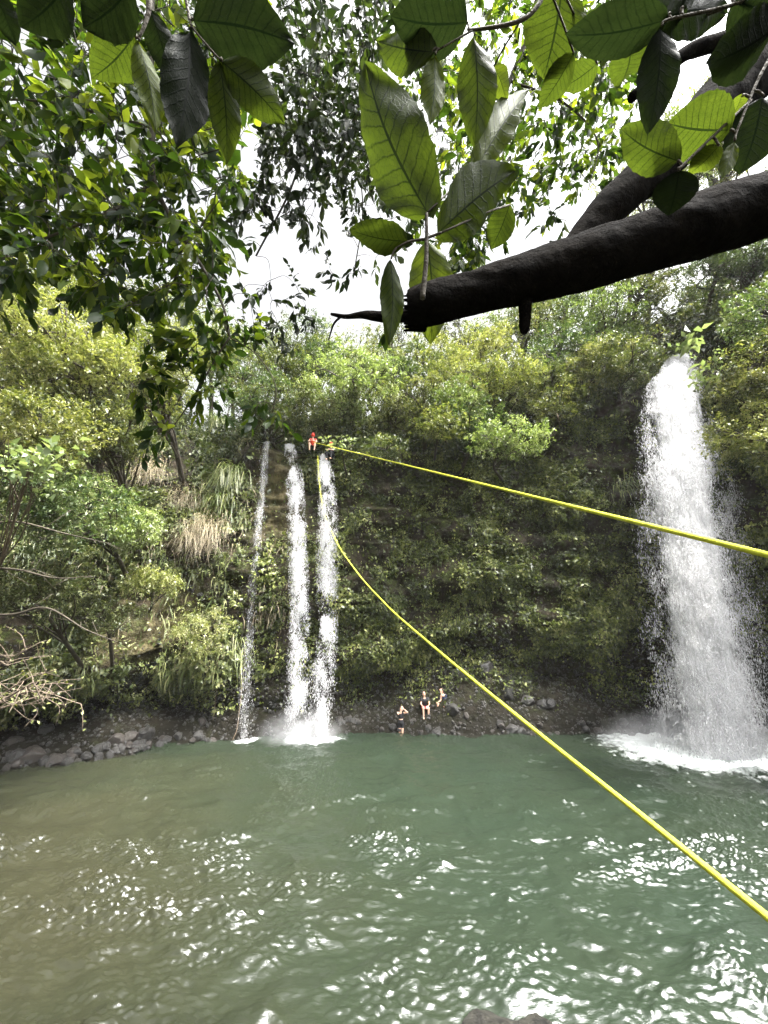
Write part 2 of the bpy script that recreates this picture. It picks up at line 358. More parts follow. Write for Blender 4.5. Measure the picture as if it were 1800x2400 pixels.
def cover(name, n, weight, size, spread, mat, lift=.0, up=.5, ratio=.6, label=None, blade=False):
    p, nn = sample_cliff(n, weight)
    lump = np.clip(fbm(p * .9 + 40, 3) + .25, 0, 1) * lift
    p = p + nn * (RNG.random((n, 1)) * spread + lump[:, None])
    hang = np.array([0, 0, -1.0])
    D = norm(rdir(n) * .9 + hang * .45 + nn * .35)
    N = norm(nn * .8 + np.array([0, 0, up]) + rdir(n) * .6)
    s = size * (.45 + 1.5 * RNG.random(n) ** 3)
    if blade: D = norm(rdir(n) * .35 + hang + nn * .35)
    V, Fc_ = leaves(p, D, N, s, s * ratio)
    t = np.clip((.42 if not blade else .5) + .7 * fbm(p * 1.1, 4) + RNG.normal(size=n) * .26, 0, 1)
    o = mesh_k(name, V, Fc_, mat, attrs={'tint': np.repeat(t, 4)}); tag(o, label, None, None, 'stuff'); return o
leftw = wgt * (cx < -8.5); 
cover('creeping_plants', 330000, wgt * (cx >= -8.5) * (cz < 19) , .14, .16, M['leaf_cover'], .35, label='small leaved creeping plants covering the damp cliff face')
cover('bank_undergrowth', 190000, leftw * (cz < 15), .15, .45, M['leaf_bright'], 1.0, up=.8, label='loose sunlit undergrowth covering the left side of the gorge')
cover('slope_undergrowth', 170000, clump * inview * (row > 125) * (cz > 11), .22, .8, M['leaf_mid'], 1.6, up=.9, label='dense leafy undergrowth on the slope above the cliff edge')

cover('hanging_grass', 34000, leftw * np.clip(.2 + 2.2 * fbm(cen * .5 + 50, 3), 0, 1) * (cz > 3), .55, .55, M['grass'], .9, ratio=.07, blade=True, label='thin grass blades hanging all over the left slope')
cover('dry_stems', 9000, (wgt * (cx < -5)) * np.clip(.1 + 2.6 * fbm(cen * .45 + 90, 3), 0, 1) * (cz > 4), .45, .5, M['dry_grass'], .7, ratio=.05, blade=True, label='dry stems hanging among the plants of the left slope')
cover('hanging_ferns', 30000, wgt * (cx >= -8.5) * np.clip(2.4 * fbm(cen * .7 + 70, 3), 0, 1), .22, .25, M['leaf_cover'], .4, ratio=.16, blade=True, label='small hanging ferns and moss strands on the cliff face')
# ------------------------------------------------------------------ grass clumps, vines
def grass_clump(px, py, n, length, mat, label, group, Y=None, width=.03, name='grass_clump'):
    r0 = ray(px, py); ts = (Pf - [0, 0, CAM_H]); dn = norm(ts); k = np.argmax(dn @ (r0 / np.linalg.norm(r0)) - (ts[:, 1] < 5)); c = Pf[k] + Nn.reshape(-1, 3)[k] * .25
    o = empty(name, c); nn = Nn.reshape(-1, 3)[k]
    Vs, Fs, off = [], [], 0
    n = int(n * 1.6); length *= 1.25; c = c + nn * .45
    dry = mat.name.startswith('dry'); n = n * 2 if dry else n
    base = c + RNG.normal(size=(n, 3)) * ([.6, .2, .4] if dry else [.45, .2, .3]) + RNG.normal(size=(n, 3)) * [.2, .1, .2]
    if dry: length *= .75; width *= .7 
    out = norm(nn * .7 + RNG.normal(size=(n, 3)) * [.55, .3, .25] + [0, 0, .55]); Ls = length * (.6 + .6 * RNG.random(n))
    t = np.linspace(0, 1, 5)[None, :, None]
    pts = base[:, None] + out[:, None] * (Ls[:, None, None] * t * .7) + np.array([0, 0, -1.0]) * (Ls[:, None, None] * t ** 2 * .95)
    side = norm(np.cross(out, [0, 0, 1.0]))[:, None] * (width * (1 - t * .85))
    V = np.stack([pts - side, pts + side], 2).reshape(-1, 3)
    i = (np.arange(n) * 10)[:, None] + (np.arange(4) * 2)[None]
    Fq = np.stack([i, i + 1, i + 3, i + 2], -1).reshape(-1, 4)
    mesh_k('blades', V, Fq, mat, o, {'tint': np.repeat(RNG.random(n), 10)})
    tag(o, label, 'grass', group); return o
for px, py, n, ln_, w_, m_, lab in [
    (505, 1000, 260, 1.7, .035, 'grass', 'long drooping grass clump hanging left of the thin waterfall top'),
    (545, 1120, 200, 1.5, .035, 'grass', 'bright grass clump arching from the ledge beside the thin waterfall'),
    (480, 930, 200, 1.6, .035, 'grass', 'dark green grass clump under the trees above the thin waterfall'),
    (525, 1190, 90, .9, .03, 'grass', 'small green grass tuft below the arching grass clump'),
    (420, 1090, 160, 1.3, .02, 'dry_grass', 'straw coloured dry grass hanging high on the left slope'),
    (490, 1260, 220, 1.6, .018, 'dry_grass', 'pale dry grass patch hanging above the bare stones on the left slope'),
    (450, 1180, 120, 1.1, .018, 'dry_grass', 'thin dry grass tuft between green plants on the left slope'),
    (350, 1120, 120, 1.2, .02, 'dry_grass', 'dry grass tuft furthest left on the sunlit slope'),
    (1390, 950, 120, 1.3, .03, 'grass', 'pale grass clump hanging left of the big waterfall'),
    (1450, 930, 110, 1.2, .03, 'grass', 'grass clump drooping beside the big waterfall top'),
    (1455, 1130, 60, .9, .03, 'grass', 'small fern like tuft at the left edge of the big waterfall'),
    (1480, 1200, 60, .9, .03, 'grass', 'low tuft of blades touching the big waterfall spray'),
    (1690, 680, 220, 1.9, .03, 'grass', 'long grass hanging from the high right rim above the big waterfall'),
    (560, 1500, 60, .8, .03, 'grass', 'grass tuft low on the cliff near the foot of the thin waterfall'),
    (1600, 690, 140, 1.5, .03, 'grass', 'shaded grass hanging under the branches on the right rim')]:
    grass_clump(px, py, n, ln_, M[m_], lab, 'grass clumps hanging on the cliff', width=w_)
def vine(pts, rad, label, group, mat='root', name='vine'):
    W = []
    for px, py in pts:
        r0 = ray(px, py); dn = norm(Pf - [0, 0, CAM_H]); k = np.argmax(dn @ (r0 / np.linalg.norm(r0)) - (Pf[:, 1] < 5) * 1.0)
        t = np.linalg.norm(Pf[k] - [0, 0, CAM_H]) - .45; W.append(np.array([0, 0, CAM_H]) + r0 / np.linalg.norm(r0) * t)
    q = smooth_line(W, 8); q[:, :2] += .03 * fbm(q * 2)[:, None]
    V, Fq = tubes([(q, np.linspace(rad, rad * .5, len(q)))], 6)
    o = mesh_k(name, V, Fq, M[mat], smooth=True); tag(o, label, 'vine', group); return o
vine([(1283, 890), (1300, 950), (1312, 1000), (1318, 1050)], .035, 'longest pale root hanging under the trees at the middle of the cliff', 'hanging roots and vines')
vine([(1300, 900), (1318, 960), (1325, 1010)], .03, 'pale hanging root just right of the longest one', 'hanging roots and vines')
vine([(1270, 900), (1278, 960), (1295, 1010)], .02, 'thin hanging root left of the longest one', 'hanging roots and vines')
vine([(575, 1500), (568, 1600), (556, 1700), (545, 1735)], .022, 'pale vine trailing to the water left of the thin waterfall', 'hanging roots and vines')
vine([(518, 1420), (512, 1560), (500, 1690)], .018, 'thin vine hanging over the dark cave on the left', 'hanging roots and vines')
vine([(1700, 640), (1740, 720), (1755, 770)], .03, 'bare root hanging from the dark right rim', 'hanging roots and vines')
vine([(220, 1050), (205, 1110), (190, 1180)], .03, 'pale bare stem standing out of the left slope', 'hanging roots and vines')

# ------------------------------------------------------------------ trees and shrubs on the slopes
def tree(cpx, cpy, depth, rx, rz, label, cat='tree', name='tree', mat='leaf_mid', leaf=.17, n=5000, blobs=16, root=None, flat=.55,
         group='trees growing above the cliff', shell=.55, bark='branch', ratio=.42, lean=0, rootoff=(0, 1.5, -1.4), trunk_r=None):
    c = at(cpx, cpy, depth); k = depth / F; Rx, Rz = rx * k, rz * k; Ry = (Rx + Rz) / 2
    b = nearest_cliff(c + np.array(rootoff) * [1, Rx, Rz]) if root is None else np.array(root)
    o = empty(name, b)
    blobs = int(blobs * 2.4)
    if mat in ('leaf_bright', 'leaf_mid'): mat = mat + ['', '_olive', '_cool'][RNG.integers(3)]
    toff = RNG.normal() * .10
    cs = RNG.normal(size=(blobs, 3)); cs = norm(cs) * (RNG.random((blobs, 1)) ** .45) * (1 + .35 * fbm(norm(cs) * 1.7 + cpx, 2)[:, None])
    cs = cs * [Rx, Ry, Rz] + c
    br = (.13 + .20 * RNG.random(blobs) ** 1.5) * (Rx + Rz) / 2
    # trunk and limbs
    tr = trunk_r or max(.05, .035 * (Rx + Rz)); m = (b + c) / 2 + RNG.normal(size=3) * .12 * Rx + [lean, 0, 0]
    tp = smooth_line([b - [0, 0, .3], m, c], 8); ch = [(tp, np.linspace(tr, tr * .45, len(tp)))]
    for q in range(0, blobs, 2):
        s = tp[RNG.integers(len(tp) // 3, len(tp))]; mid = (s + cs[q]) / 2 + RNG.normal(size=3) * .12 * Rx + [0, 0, .05 * Rz]
        lp_ = smooth_line([s, mid, cs[q]], 5); ch.append((lp_, np.linspace(tr * .4, tr * .1, len(lp_))))
        for _ in range(3):
            e = cs[q] + rdir(1)[0] * br[q] * [1, 1, flat] * .9; l2 = smooth_line([lp_[-3], (lp_[-3] + e) / 2 + RNG.normal(size=3) * .05, e], 3)
            ch.append((l2, np.linspace(tr * .16, tr * .05, len(l2))))
    V, Fq = tubes(ch, 6); mesh_k('trunk', V, Fq, M[bark], o, smooth=True)
    # leaves in whorls at twig ends
    nt_ = n // 7; q = RNG.integers(0, blobs, nt_)
    d = rdir(nt_); d[:, 2] = d[:, 2] * .8 + .15
    e = cs[q] + norm(d) * (br[q][:, None] * (shell + (1.12 - shell) * RNG.random((nt_, 1)))) * [1, 1, flat]
    stray = RNG.random(nt_) < .5
    ss = norm(RNG.normal(size=(nt_, 3))) * (RNG.random((nt_, 1)) ** .4) * [Rx, Ry, Rz] * 1.08 + c; ss = np.where((fbm(ss * .9, 3) > -.12)[:, None], ss, e)
    e = np.where(stray[:, None], ss, e) + RNG.normal(size=(nt_, 3)) * .10
    P_ = np.repeat(e, 7, 0) + RNG.normal(size=(nt_ * 7, 3)) * leaf * .35
    out = np.repeat(norm(d), 7, 0)
    D = norm(rdir(nt_ * 7) * 1.0 + out * .5 + [0, 0, -.15]); N = norm(np.array([0, 0, 1.0]) + rdir(nt_ * 7) * .55 + out * .2)
    s = leaf * np.repeat(.6 + .8 * RNG.random(nt_) ** 2, 7) * (.6 + .6 * RNG.random(nt_ * 7)); V, Fq = leaves(P_, D, N, s, s * ratio * 1.1)
    t = np.clip(np.repeat(.4 + .35 * RNG.normal(size=blobs)[q], 7) * .5 + .3 + .2 * RNG.normal(size=nt_ * 7) + .15 + toff, 0, 1)
    mesh_k('crown', V, Fq, M[mat], o, {'tint': np.repeat(t, 4)})
    tag(o, label, cat, group); return o
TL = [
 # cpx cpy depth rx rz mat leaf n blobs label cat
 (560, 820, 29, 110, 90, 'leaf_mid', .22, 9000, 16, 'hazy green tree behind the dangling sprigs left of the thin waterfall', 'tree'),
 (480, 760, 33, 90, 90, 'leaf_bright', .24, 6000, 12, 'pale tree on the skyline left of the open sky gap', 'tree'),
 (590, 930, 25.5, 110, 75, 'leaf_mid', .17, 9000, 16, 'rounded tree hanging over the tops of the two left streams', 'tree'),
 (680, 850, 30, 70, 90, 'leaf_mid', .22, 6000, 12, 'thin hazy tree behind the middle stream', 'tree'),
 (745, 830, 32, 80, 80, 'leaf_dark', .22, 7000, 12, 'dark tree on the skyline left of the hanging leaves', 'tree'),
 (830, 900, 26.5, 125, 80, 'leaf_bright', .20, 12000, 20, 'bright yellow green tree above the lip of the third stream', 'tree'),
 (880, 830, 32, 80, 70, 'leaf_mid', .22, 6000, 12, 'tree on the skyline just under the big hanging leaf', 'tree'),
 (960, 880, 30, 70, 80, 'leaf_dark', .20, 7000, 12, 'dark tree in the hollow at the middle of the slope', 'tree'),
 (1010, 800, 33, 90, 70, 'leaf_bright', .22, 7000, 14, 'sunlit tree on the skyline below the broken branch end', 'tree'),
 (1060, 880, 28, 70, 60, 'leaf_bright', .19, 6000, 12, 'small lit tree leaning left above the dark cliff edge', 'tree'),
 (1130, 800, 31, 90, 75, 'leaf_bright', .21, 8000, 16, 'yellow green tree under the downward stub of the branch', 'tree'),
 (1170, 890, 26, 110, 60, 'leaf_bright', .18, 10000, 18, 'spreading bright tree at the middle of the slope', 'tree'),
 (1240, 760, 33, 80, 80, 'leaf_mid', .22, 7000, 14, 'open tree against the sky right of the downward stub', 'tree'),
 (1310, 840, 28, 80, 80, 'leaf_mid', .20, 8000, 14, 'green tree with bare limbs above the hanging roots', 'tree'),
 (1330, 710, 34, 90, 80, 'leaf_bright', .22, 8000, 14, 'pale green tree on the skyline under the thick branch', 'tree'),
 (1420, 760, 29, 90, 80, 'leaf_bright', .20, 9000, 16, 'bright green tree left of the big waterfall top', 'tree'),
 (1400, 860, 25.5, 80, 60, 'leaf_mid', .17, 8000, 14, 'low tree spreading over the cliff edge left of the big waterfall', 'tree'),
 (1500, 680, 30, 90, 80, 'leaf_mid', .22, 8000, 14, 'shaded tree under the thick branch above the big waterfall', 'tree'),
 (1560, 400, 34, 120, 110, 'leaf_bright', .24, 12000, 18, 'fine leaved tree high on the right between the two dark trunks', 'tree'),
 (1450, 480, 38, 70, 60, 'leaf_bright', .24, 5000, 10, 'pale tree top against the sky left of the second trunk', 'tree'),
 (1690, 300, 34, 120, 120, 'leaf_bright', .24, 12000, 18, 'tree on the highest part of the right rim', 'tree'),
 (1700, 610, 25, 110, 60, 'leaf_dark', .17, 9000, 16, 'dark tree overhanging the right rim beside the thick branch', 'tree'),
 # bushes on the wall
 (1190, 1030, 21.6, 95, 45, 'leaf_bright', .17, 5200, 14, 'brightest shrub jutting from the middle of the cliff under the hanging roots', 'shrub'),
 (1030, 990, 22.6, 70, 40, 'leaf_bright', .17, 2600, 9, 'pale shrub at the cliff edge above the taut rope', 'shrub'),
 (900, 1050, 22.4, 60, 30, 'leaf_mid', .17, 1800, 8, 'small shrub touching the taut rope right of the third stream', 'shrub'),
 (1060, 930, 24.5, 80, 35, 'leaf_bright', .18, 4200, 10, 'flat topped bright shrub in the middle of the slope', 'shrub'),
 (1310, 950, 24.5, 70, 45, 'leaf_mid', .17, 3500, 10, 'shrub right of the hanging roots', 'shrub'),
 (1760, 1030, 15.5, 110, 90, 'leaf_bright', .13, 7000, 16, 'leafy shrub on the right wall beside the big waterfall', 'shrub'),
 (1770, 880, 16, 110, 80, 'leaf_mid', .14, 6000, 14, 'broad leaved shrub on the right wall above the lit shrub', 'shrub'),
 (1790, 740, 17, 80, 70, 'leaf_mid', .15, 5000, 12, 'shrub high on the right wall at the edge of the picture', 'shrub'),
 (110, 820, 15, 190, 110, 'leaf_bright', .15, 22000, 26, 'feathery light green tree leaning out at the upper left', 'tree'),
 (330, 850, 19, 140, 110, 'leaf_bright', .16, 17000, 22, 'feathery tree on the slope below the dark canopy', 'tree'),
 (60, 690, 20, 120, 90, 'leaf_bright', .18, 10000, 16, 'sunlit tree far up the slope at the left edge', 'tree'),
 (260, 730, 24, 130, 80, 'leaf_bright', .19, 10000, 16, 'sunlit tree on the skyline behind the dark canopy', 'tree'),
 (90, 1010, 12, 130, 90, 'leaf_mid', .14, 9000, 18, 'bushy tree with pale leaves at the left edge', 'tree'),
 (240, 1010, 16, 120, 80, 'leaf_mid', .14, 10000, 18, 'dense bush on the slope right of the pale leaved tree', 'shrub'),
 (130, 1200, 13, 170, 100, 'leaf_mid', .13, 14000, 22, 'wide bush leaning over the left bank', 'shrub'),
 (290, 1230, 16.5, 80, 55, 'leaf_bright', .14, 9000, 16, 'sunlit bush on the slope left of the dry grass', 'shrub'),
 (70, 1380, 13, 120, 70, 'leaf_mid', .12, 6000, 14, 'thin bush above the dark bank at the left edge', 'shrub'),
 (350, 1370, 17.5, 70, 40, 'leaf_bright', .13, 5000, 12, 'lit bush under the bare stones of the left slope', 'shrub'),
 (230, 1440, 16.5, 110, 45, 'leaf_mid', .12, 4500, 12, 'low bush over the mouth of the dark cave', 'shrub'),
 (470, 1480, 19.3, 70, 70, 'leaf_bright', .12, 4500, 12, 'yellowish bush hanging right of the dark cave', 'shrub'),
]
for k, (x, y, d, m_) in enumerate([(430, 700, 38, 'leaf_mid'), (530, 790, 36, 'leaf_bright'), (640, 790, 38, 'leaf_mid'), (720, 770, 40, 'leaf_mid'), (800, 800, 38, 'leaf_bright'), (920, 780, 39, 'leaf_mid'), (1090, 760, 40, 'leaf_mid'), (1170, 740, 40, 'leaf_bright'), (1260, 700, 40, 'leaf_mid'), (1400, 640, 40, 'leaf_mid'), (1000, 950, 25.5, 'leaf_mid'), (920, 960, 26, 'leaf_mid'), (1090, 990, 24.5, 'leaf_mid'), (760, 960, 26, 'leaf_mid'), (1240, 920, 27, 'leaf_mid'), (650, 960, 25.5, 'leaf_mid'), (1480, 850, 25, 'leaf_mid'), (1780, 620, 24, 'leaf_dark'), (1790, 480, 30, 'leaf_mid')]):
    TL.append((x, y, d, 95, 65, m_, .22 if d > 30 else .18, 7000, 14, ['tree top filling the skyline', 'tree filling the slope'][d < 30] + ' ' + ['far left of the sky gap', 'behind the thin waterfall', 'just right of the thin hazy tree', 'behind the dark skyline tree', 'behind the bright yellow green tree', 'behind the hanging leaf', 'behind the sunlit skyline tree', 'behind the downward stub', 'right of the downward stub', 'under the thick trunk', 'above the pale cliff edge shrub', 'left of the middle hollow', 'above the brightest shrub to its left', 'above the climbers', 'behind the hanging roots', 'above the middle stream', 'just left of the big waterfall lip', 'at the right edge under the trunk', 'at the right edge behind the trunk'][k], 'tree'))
for a in TL:
    cpx, cpy, dp, rx, rz, mt, lf, n_, bl, lab, cat = a
    if dp >= 28 and 430 < cpx < 1200 and cpy < 860: cpy += 38; rz *= .85
    sh = cat == 'shrub'
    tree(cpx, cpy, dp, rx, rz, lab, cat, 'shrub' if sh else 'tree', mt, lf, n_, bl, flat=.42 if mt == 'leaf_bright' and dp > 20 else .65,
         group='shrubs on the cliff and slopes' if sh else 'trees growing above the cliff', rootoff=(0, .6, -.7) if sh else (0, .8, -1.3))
tree(1600, 810, 19.5, 35, 28, 'young plant with a few large pale leaves at the big waterfall lip', 'plant', 'broad_leaved_plant', 'leaf_pale', .50, 49, 5, group='broad leaved plants', ratio=.45, rootoff=(.5, 1, -1))
tree(1660, 870, 17, 50, 40, 'twiggy plant with pale leaves just right of the big waterfall lip', 'plant', 'broad_leaved_plant', 'leaf_pale', .34, 120, 7, group='broad leaved plants', ratio=.4, rootoff=(1.5, .5, -.5))
tree(75, 1080, 8, 110, 60, 'plant with large pale leaves at the left edge', 'plant', 'broad_leaved_plant', 'leaf_pale', .22, 300, 10, group='broad leaved plants', ratio=.5, bark='pale_branch', rootoff=(-3, 2, -1))
tree(800, 1030, 22, 40, 14, 'pale leaved sprig above the third stream behind the taut rope', 'plant', 'broad_leaved_plant', 'leaf_pale', .35, 90, 6, group='broad leaved plants', ratio=.4, rootoff=(0, 1, -1))
# mostly bare bush at the left bank
def bare_bush(b, ends, rad, label, leafn=180):
    o = empty('bare_bush', b); ch = []; tips = []
    for e in ends:
        m = (b + e) / 2 + RNG.normal(size=3) * .25 + [0, 0, .3]; l = smooth_line([b, m, e], 8); ch.append((l, np.linspace(rad, rad * .25, len(l))))
        for _ in range(9):
            s = l[RNG.integers(4, len(l))]; e2 = s + rdir(1)[0] * .8 * [1, 1, .8]; q = smooth_line([s, (s + e2) / 2 + RNG.normal(size=3) * .12, e2], 5); ch.append((q, np.linspace(rad * .35, rad * .12, len(q)))); tips += list(q[2:])
    V, Fq = tubes(ch, 6); mesh_k('stems', V, Fq, M['pale_branch'], o, smooth=True)
    tips = np.array(tips); k = RNG.integers(0, len(tips), leafn); s = .10 * (.7 + .6 * RNG.random(leafn))
    V, Fq = leaves(tips[k], rdir(leafn) + [0, 0, -.3], rdir(leafn) + [0, 0, 1], s, s * .5); mesh_k('leaves', V, Fq, M['leaf_bright'], o, {'tint': np.repeat(.6 + .4 * RNG.random(leafn), 4)})
    tag(o, label, 'bush'); return o
b0 = at(-60, 1680, 9.5)
bare_bush(b0, [at(x, y, d) for x, y, d in [(60, 1520, 9), (130, 1570, 9.3), (190, 1650, 9.8), (30, 1650, 9), (100, 1640, 9.4), (150, 1600, 10), (20, 1560, 8.8), (60, 1610, 9.2)]], .035, 'brown mostly bare bush with few yellow leaves over the left bank')
# long bare boughs reaching in over the left slope
for k, (pts, lab) in enumerate([
    ([(-60, 1245), (30, 1222), (150, 1250), (260, 1275)], 'dark bough reaching in at the left edge, topmost of the three'),
    ([(-60, 1330), (40, 1335), (130, 1355), (215, 1350)], 'dark bough reaching in at the left edge, middle of the three'),
    ([(-60, 1440), (30, 1440), (110, 1425), (200, 1475), (275, 1505)], 'pale curved bough reaching in at the left edge, lowest of the three')]):
    W = smooth_line([at(x, y, 11) for x, y in pts], 8); rr = np.linspace(.045, .012, len(W)); V, Fq = tubes([(W, rr)] + [(smooth_line([W[j], W[j] + RNG.normal(size=3) * [.35, .3, .3]], 4), .009) for j in range(5, len(W), 2)], 6)
    tag(mesh_k('bough', V, Fq, M['branch'], smooth=True), lab, 'branch', 'boughs reaching in from the left')

# ------------------------------------------------------------------ pool
def water_mat():
    m, t, out = newmat('pool_water'); l = t.links.new
    d = t.nodes.new('ShaderNodeBsdfPrincipled'); d.inputs['Roughness'].default_value = .05; d.inputs['IOR'].default_value = 1.33; d.inputs['Specular IOR Level'].default_value = .55
    a = t.nodes.new('ShaderNodeAttribute'); a.attribute_name = 'silt'; f = t.nodes.new('ShaderNodeAttribute'); f.attribute_name = 'foam'
    n = noise(t, .35, 3, .5); mr = t.nodes.new('ShaderNodeMath'); mr.operation = 'MULTIPLY_ADD'; l(n.outputs['Fac'], mr.inputs[0]); mr.inputs[1].default_value = .5; l(a.outputs['Fac'], mr.inputs[2])
    r = ramp(t, [(.15, (.0110, .0165, .0105)), (.5, (.0120, .0160, .0095)), (1.0, (.0160, .0160, .0090))]); l(mr.outputs[0], r.inputs[0])
    n2 = noise(t, 2.2, 8, .75, stretch=(1, 1.0, 1)); ad = t.nodes.new('ShaderNodeMath'); ad.operation = 'ADD'; l(n2.outputs['Fac'], ad.inputs[0]); l(f.outputs['Fac'], ad.inputs[1])
    fr = ramp(t, [(.72, (0, 0, 0)), (1.15, (1, 1, 1))]); 
    ms_ = t.nodes.new('ShaderNodeMapRange'); ms_.inputs['From Min'].default_value = .86; ms_.inputs['From Max'].default_value = 1.35; l(ad.outputs[0], ms_.inputs['Value'])
    mx_ = t.nodes.new('ShaderNodeMix'); mx_.data_type = 'RGBA'; l(ms_.outputs[0], mx_.inputs[0]); l(r.outputs[0], mx_.inputs[6]); mx_.inputs[7].default_value = (.72, .76, .74, 1)
    l(mx_.outputs[2], d.inputs['Base Color'])
    rg = t.nodes.new('ShaderNodeMapRange'); l(ms_.outputs[0], rg.inputs['Value']); rg.inputs['To Min'].default_value = .05; rg.inputs['To Max'].default_value = .6; l(rg.outputs[0], d.inputs['Roughness'])
    nb = noise(t, 8, 5, .62, stretch=(.55, 1.6, 1)); b = t.nodes.new('ShaderNodeBump'); b.inputs['Strength'].default_value = .42; b.inputs['Distance'].default_value = .04
    l(nb.outputs['Fac'], b.inputs['Height']); l(b.outputs[0], d.inputs['Normal']); l(d.outputs[0], out.inputs[0]); return m
M['water'] = water_mat()
ys = np.r_[np.linspace(-12, 2, 20), np.linspace(2.1, 5.9, 40), np.linspace(6, 13, 260), np.linspace(13.05, 26, 170)]
xs = np.r_[np.linspace(-27, -13, 90)[:-1], np.linspace(-13, 13, 640), np.linspace(13, 27, 90)[1:]]
Xg, Yg = np.meshgrid(xs, ys)
base3 = np.stack([Xg, Yg, 0 * Xg], -1)
wx = Xg + .5 * fbm(base3 * .4, 2); wy = Yg + .5 * fbm(base3 * .4 + 5, 2)
Hh = np.zeros_like(Xg)
wr = np.random.default_rng(5)
for k in range(60):
    lam = .28 * 1.05 ** k * (.8 + .4 * wr.random()); th = R(90) + wr.normal() * .85; kx, ky = math.cos(th) * 2 * math.pi / lam, math.sin(th) * 2 * math.pi / lam
    s = np.sin(kx * wx + ky * wy + wr.random() * 6.28); Hh += (.0068 * lam ** .85) * (1 - np.abs(s)) * 1.5 * np.clip(.55 + .9 * vnoise(base3 * .45 + k), 0, 2)
Hh -= Hh.mean()
gust = np.clip(vnoise(base3 * [.45, .8, 1] + 11) * .9 + vnoise(base3 * [1.3, 2.2, 1] + 3) * .6 + .32 + .55 * np.clip((Yg - 8) / 6, 0, 1), 0, 1.6) ** 1.3
for k in range(26):
    lam = .11 * 1.06 ** k; th = R(97) + wr.normal() * .42; kx, ky = math.cos(th) * 2 * math.pi / lam, math.sin(th) * 2 * math.pi / lam
    Hh += .0165 * lam * (1 - np.abs(np.sin((kx * (Xg + .35 * fbm(base3 * 1.1 + k, 2)) + ky * (Yg + .35 * fbm(base3 * 1.1 + 9 + k, 2))) + k))) * gust * 2.2
chop = fbm(np.stack([wx * 1.2, wy * 2.6, 0 * wx], -1), 4); Hh += .026 * fbm(np.stack([wx * 2.6, wy * 6.5, 0 * wx], -1), 4)
Hh += .042 * (1 - np.abs(chop) * 2) * (.5 + .5 * vnoise(base3 * .3 + 7))
rf_c = at(1675, 1752, Z=0); lf_c = at(735, 1738, Z=0); tf_c = at(575, 1736, Z=0)
dr = np.hypot((Xg - rf_c[0]) / 1.35, Yg - rf_c[1]); dl = np.hypot((Xg - lf_c[0]) / 1.5, (Yg - lf_c[1]) * 1.6); dt = np.hypot(Xg - tf_c[0], (Yg - tf_c[1]) * 1.6)
foam = 1.2 * np.exp(-(dr / 3.0) ** 2) + .40 * np.exp(-dr / 4.5) + .85 * np.exp(-(dl / 1.0) ** 2) + .12 * np.exp(-dl / 3) + .7 * np.exp(-(dt / .8) ** 2)
Hh += (.16 * np.exp(-(dr / 3) ** 2) + .05 * np.exp(-(dl / 2) ** 2)) * fbm(base3 * 1.8, 3) * 2
Hh *= .85 + .15 * np.clip((26 - Yg) / 14, 0, 1)
silt = np.clip(.85 - np.hypot(Xg + 9, (Yg - 8) * .8) / 15, 0, 1) + .3 * np.clip((Xg * -1 - 4) / 10, 0, 1) * (Yg < 20)
ii = np.arange(Xg.size).reshape(Xg.shape)
pool = mesh_k('water', np.stack([Xg, Yg, Hh * 1.0], -1).reshape(-1, 3), np.stack([ii[:-1, :-1], ii[:-1, 1:], ii[1:, 1:], ii[1:, :-1]], -1).reshape(-1, 4), M['water'],
              attrs={'foam': foam.ravel(), 'silt': silt.ravel()}, smooth=True); tag(pool, kind='structure')
# ground sheet under everything
G = 90
gm = mesh_k('ground', [[-G, -G, -2.2], [G, -G, -2.2], [G, G, -2.2], [-G, G, -2.2]], [[0, 1, 2, 3]], simple_mat('ground_soil', (.03, .035, .015), (.06, .07, .03), 1)); tag(gm, kind='structure')

# ------------------------------------------------------------------ waterfalls
def fallwater_mat(name, alpha, c=.80):
    m, t, out = newmat(name); l = t.links.new
    d = t.nodes.new('ShaderNodeBsdfDiffuse'); d.inputs[0].default_value = (c, c * 1.0, c * 1.01, 1)
    tl = t.nodes.new('ShaderNodeBsdfTranslucent'); tl.inputs[0].default_value = (c, c, c, 1)
    ms = t.nodes.new('ShaderNodeMixShader'); ms.inputs[0].default_value = .4; l(d.outputs[0], ms.inputs[1]); l(tl.outputs[0], ms.inputs[2])
    if alpha:
        n = noise(t, 5.5, 9, .72, stretch=(1, 1, .20)); a = t.nodes.new('ShaderNodeAttribute'); a.attribute_name = 'dens'
        ad = t.nodes.new('ShaderNodeMath'); ad.operation = 'ADD'; l(n.outputs['Fac'], ad.inputs[0]); l(a.outputs['Fac'], ad.inputs[1])
        mr = t.nodes.new('ShaderNodeMapRange'); mr.inputs['From Min'].default_value = .86; mr.inputs['From Max'].default_value = 1.25; mr.inputs['To Max'].default_value = .55; l(ad.outputs[0], mr.inputs['Value'])
        tr = t.nodes.new('ShaderNodeBsdfTransparent'); m2 = t.nodes.new('ShaderNodeMixShader'); l(mr.outputs[0], m2.inputs[0]); l(tr.outputs[0], m2.inputs[1]); l(ms.outputs[0], m2.inputs[2]); l(m2.outputs[0], out.inputs[0])
    else:
        tr = t.nodes.new('ShaderNodeBsdfTransparent'); m2 = t.nodes.new('ShaderNodeMixShader'); m2.inputs[0].default_value = .45; l(tr.outputs[0], m2.inputs[1]); l(ms.outputs[0], m2.inputs[2]); l(m2.outputs[0], out.inputs[0])
    return m
M['fall_sheet'] = fallwater_mat('fall_sheet', True); M['fall_drops'] = fallwater_mat('fall_drops', False, .72)
